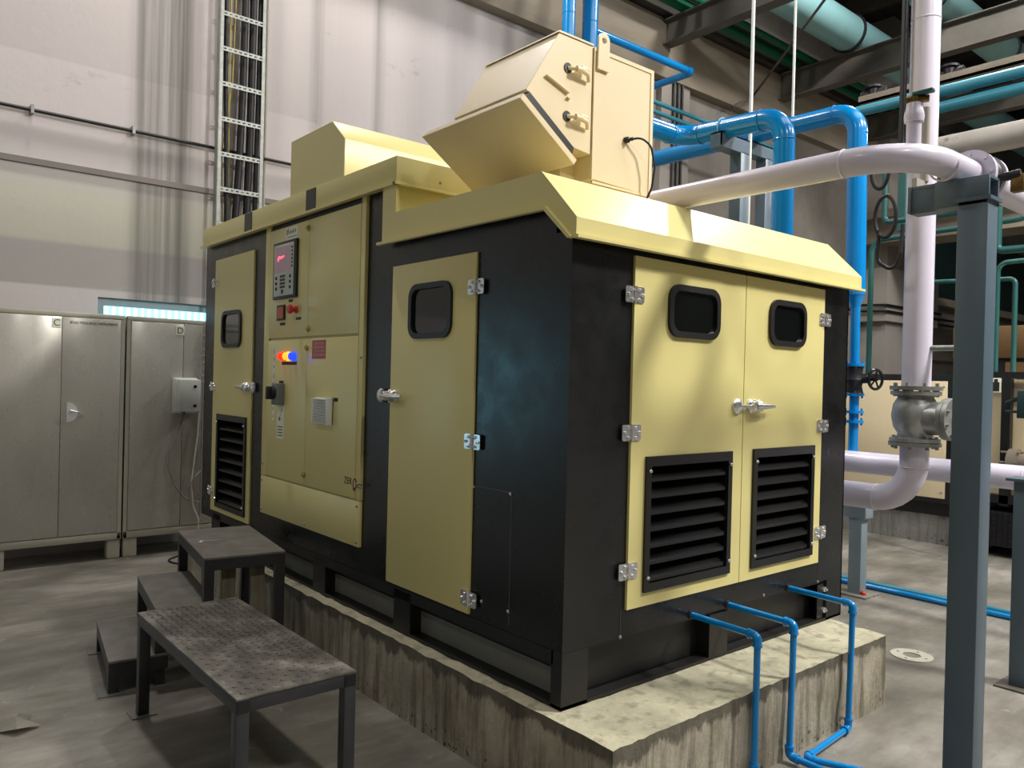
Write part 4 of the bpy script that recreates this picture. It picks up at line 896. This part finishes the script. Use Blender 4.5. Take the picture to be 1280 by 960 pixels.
g = G(); g.box(6.46, 6.9, .33, .78, .11, .44); 
for i in range(9): g.box(6.45, 6.462, .33+.05*i, .336+.05*i, .11, .44)
for i in range(7): g.box(6.45, 6.462, .33, .78, .11+.05*i, .116+.05*i)
rd = obj('mesh_cooler', g, 'darkiron', fr2)
g = G(); g.prism([(.80, .05), (.80, .52), (.93, .52), (1.0, .40), (1.0, .05)], 6.52, 7.2, 'X'); obj('sheet_cover', g, 'stucco', fr2)
g = G()
for i in range(3): g.torus((6.47, .40+.0*i, .60), (-1, -.2, 0), .06+.03*i, .006, 20, 6)
obj('hose_coil', g, 'yellow', fr2)
bm_ = thing('brown_machine', 'brown cabinet machine standing beyond the far cream compressor', 'machine', (10.2, 1.6, 0))
g = G(); g.box(9.6, 11.4, -1.4, 2.3, 0, 2.05); obj('lower_case', g, 'darkiron', bm_)
g = G(); g.box(9.55, 11.4, -1.4, 2.3, 2.05, 2.48, .01); obj('upper_panel', g, 'brown', bm_)
for y in (.4, .9, 1.35):
    g = G(); g.box(9.56, 9.6, y, y+.30, 1.80, 2.0); obj('inset_panel', g, 'brown', bm_)
g = G(); g.box(9.4, 11.0, -1.9, -1.45, 0, 2.1); tag(obj('dark_cabinet', g, 'darkgreen'), 'dark green cabinet right of the brown machine', 'cabinet')
# ================================================================== teal and green service pipes
def tp(pts, r, m, lab, bend=.08, name='teal_pipe', grp=None):
    g = G(); g.tube(pts, r, bend, 12); tag(obj(name, g, m), lab, 'pipe', grp)
tp([(6.84, 2.16, .3), (6.84, 2.16, 3.30), (6.84, .55, 3.34), (6.84, .55, 4.6)], .03, 'teal', 'teal pipe rising behind the blue valve and turning right at mid height', .14)
tp([(7.42, 1.05, 1.77), (7.42, 1.05, 3.0), (7.42, -1.5, 3.05)], .026, 'teal', 'left of two upright teal pipes just right of the steel post', .1)
tp([(7.52, .91, 1.73), (7.52, .91, 2.83), (7.52, 2.0, 2.87)], .026, 'teal', 'right of two upright teal pipes just right of the steel post', .06)
tp([(5.95, 1.61, 3.85), (5.95, 1.61, 3.30), (5.95, .80, 3.30), (5.95, .80, 0)], .028, 'teal', 'teal pipe bent under the white pipe behind its handwheel', .06)
tp([(5.95, 1.61, 3.85), (5.95, 1.25, 3.87)], .028, 'teal', 'short teal pipe joining the bent one behind the white pipe', 0)
tp([(5.72, .49, 3.25), (5.72, .49, 2.86), (5.72, -1.4, 2.84)], .034, 'teal', 'thick teal pipe dropping right of the steel post and turning right', .05)
tp([(7.0, 2.7, 4.88), (7.0, -3.2, 4.85)], .062, 'tealblue', 'upper of two parallel teal blue overhead pipes behind the upright white pipe', 0, 'overhead_pipe')
tp([(7.0, 1.60, 4.70), (7.0, -3.2, 4.70)], .062, 'tealblue', 'lower of two parallel teal blue overhead pipes behind the upright white pipe', 0, 'overhead_pipe')
tp([(6.0, 1.17, 3.945), (6.0, -3.2, 3.96)], .122, 'agedwhite', 'wide dusty grey overhead pipe behind the post top', 0, 'overhead_pipe')
tp([(9.0, .9, 4.55), (9.0, -.2, 4.2), (9.0, -.5, 4.2), (9.0, -.5, 4.9)], .09, 'teal', 'bent green pipe under the wide dusty grey pipe', .15)
g = G(); g.box(7.9, 8.12, -3.2, 2.9, 5.30, 5.33); g.box(7.9, 7.92, -3.2, 2.9, 5.30, 5.40); g.box(8.10, 8.12, -3.2, 2.9, 5.30, 5.40); tag(obj('cable_tray', g, 'lagging'), 'dusty brown cable tray above the teal blue overhead pipes', 'cable tray')
for y, x, z0, z1 in ((.62, 7.0, 3.9, 4.65), (.12, 7.0, 4.0, 4.65), (1.9, 7.0, 3.4, 4.8)):
    g = G(); g.box(x-.03, x+.03, y-.04, y+.04, z0, z1); tag(obj('hanger_strut', g, 'teal'), {.62: 'teal strut left below the teal blue overhead pipes', .12: 'teal strut right below the teal blue overhead pipes', 1.9: 'teal strut hanging behind the big blue elbow'}[y], 'strut')
def xpipe(y, z, x0, x1, r, m, lab, fl=()):
    t = thing('overhead_pipe', lab, 'pipe', (x0, y, z)); g = G(); g.tube([(x0, y, z), (x1, y, z)], r, 0, 28); obj('pipe_run', g, m, t)
    for x in fl: g = G(); g.cyl((x-.02, y, z), (x+.02, y, z), r+.03, 28); obj('clamp_band', g, 'darkiron', t)
xpipe(4.11, 7.22, 7.4, 26, .27, 'cyan', 'widest pale cyan overhead main passing over the dark girders', (9.9, 13))
xpipe(2.75, 7.26, 7.4, 26, .25, 'cyan', 'second pale cyan overhead main, left of the upright white pipe top', (9.6, 12.4))
xpipe(.5, 7.26, 7.4, 26, .25, 'agedwhite', 'dusty white overhead main at the top right above the girder', (9.6, 12.4))
xpipe(5.02, 7.0, 4.5, 13.3, .075, 'green', 'lower dark green pipe resting over the dark girders')
xpipe(4.76, 7.0, 4.5, 13.3, .05, 'green', 'thin dark green pipe above and beside the larger green one')
def ibeam(x, y0, y1, z0, h, w, m, nm, lab):
    g = G(); g.box(x-w/2, x+w/2, y0, y1, z0, z0+.018); g.box(x-w/2, x+w/2, y0, y1, z0+h-.018, z0+h); g.box(x-.008, x+.008, y0, y1, z0+.018, z0+h-.018); tag(obj(nm, g, m), lab, 'girder')
ibeam(6.99, -12.9, 5.35, 6.55, .36, .20, 'darksteel', 'steel_girder', 'dark steel girder left, meeting the wall ledge above the blue pipes')
ibeam(10.05, -12.9, 5.35, 6.50, .44, .20, 'darksteel', 'steel_girder', 'dark steel girder right, crossing behind the upright white pipe')
ibeam(13.2, -12.9, 5.35, 6.50, .44, .20, 'darksteel', 'steel_girder', 'farthest dark steel girder under the pale cyan mains')
for i, (x, z) in enumerate(((5.2, 8.3), (8.4, 8.3), (11.6, 8.3), (15, 8.3))):
    ibeam(x, -12.9, 5.5, z, .3, .16, 'purlin', 'roof_purlin', ['sooty roof beam nearest above the blue pipes', 'second sooty roof beam from the left above the girders', 'third sooty roof beam from the left above the girders', 'farthest sooty roof beam'][i])
for y, l in ((3.4, 'rear'), (1.6, 'front')):
    g = G(); g.box(5, 26, y-.06, y+.06, 7.75, 7.9); tag(obj('roof_rail', g, 'purlin'), l+' sooty rail running under the roof beams', 'rail')
g = G(); g.tube([(3.30, bp(937, 200, 'X', 3.3).y, 0), (3.30, bp(937, 200, 'X', 3.3).y, 8.9)], .014, 0, 10); tag(obj('white_conduit', g, 'pvcwhite'), 'long thin white upright conduit between the two big blue pipes', 'conduit')
y_ = bp(991, 140, 'X', 3.87).y
g = G(); g.tube([(3.87, y_, 3.84), (3.87, y_, 8.9)], .011, 0, 10); tag(obj('hanger_rod', g, 'pvcwhite'), 'thin white rod hanging the farther big blue pipe from the roof', 'rod')
a, b = bp(1032, -2, 'Y', 3.4), bp(943, 118, 'Y', 5.3)
g = G(); g.tube([(b.x-.6, 5.3, b.z-.35), b, a+(a-b).normalized()*.5], .02, 0, 8); tag(obj('bracing_rod', g, 'darksteel'), 'grey diagonal bracing rod crossing the green pipes', 'rod')
for (px_, py_) in ((1040, 100), (1096, 100), (1188, 60)):
    pass
for (px_, py_), lab in (((1092, 124), 'left'), ((1187, 97), 'right')):
    q_ = bp(px_, py_, 'X', 8.01); y = q_.y
    v = thing('pipe_valve', lab+' of two small dark flanged valves above the brown cable tray', 'valve', (8.01, y, 5.33))
    g = G(); g.lathe([(0, .05), (.03, .05), (.04, .10), (.07, .10), (.075, .07), (.16, .07), (.165, .11), (.19, .11), (.195, .03), (.22, .03)], (8.01, y, 5.331), (0, 0, 1), 18); g.cyl((8.01, y-.16, 5.44), (8.01, y+.16, 5.44), .05, 12); obj('valve_body', g, 'darkiron', v)
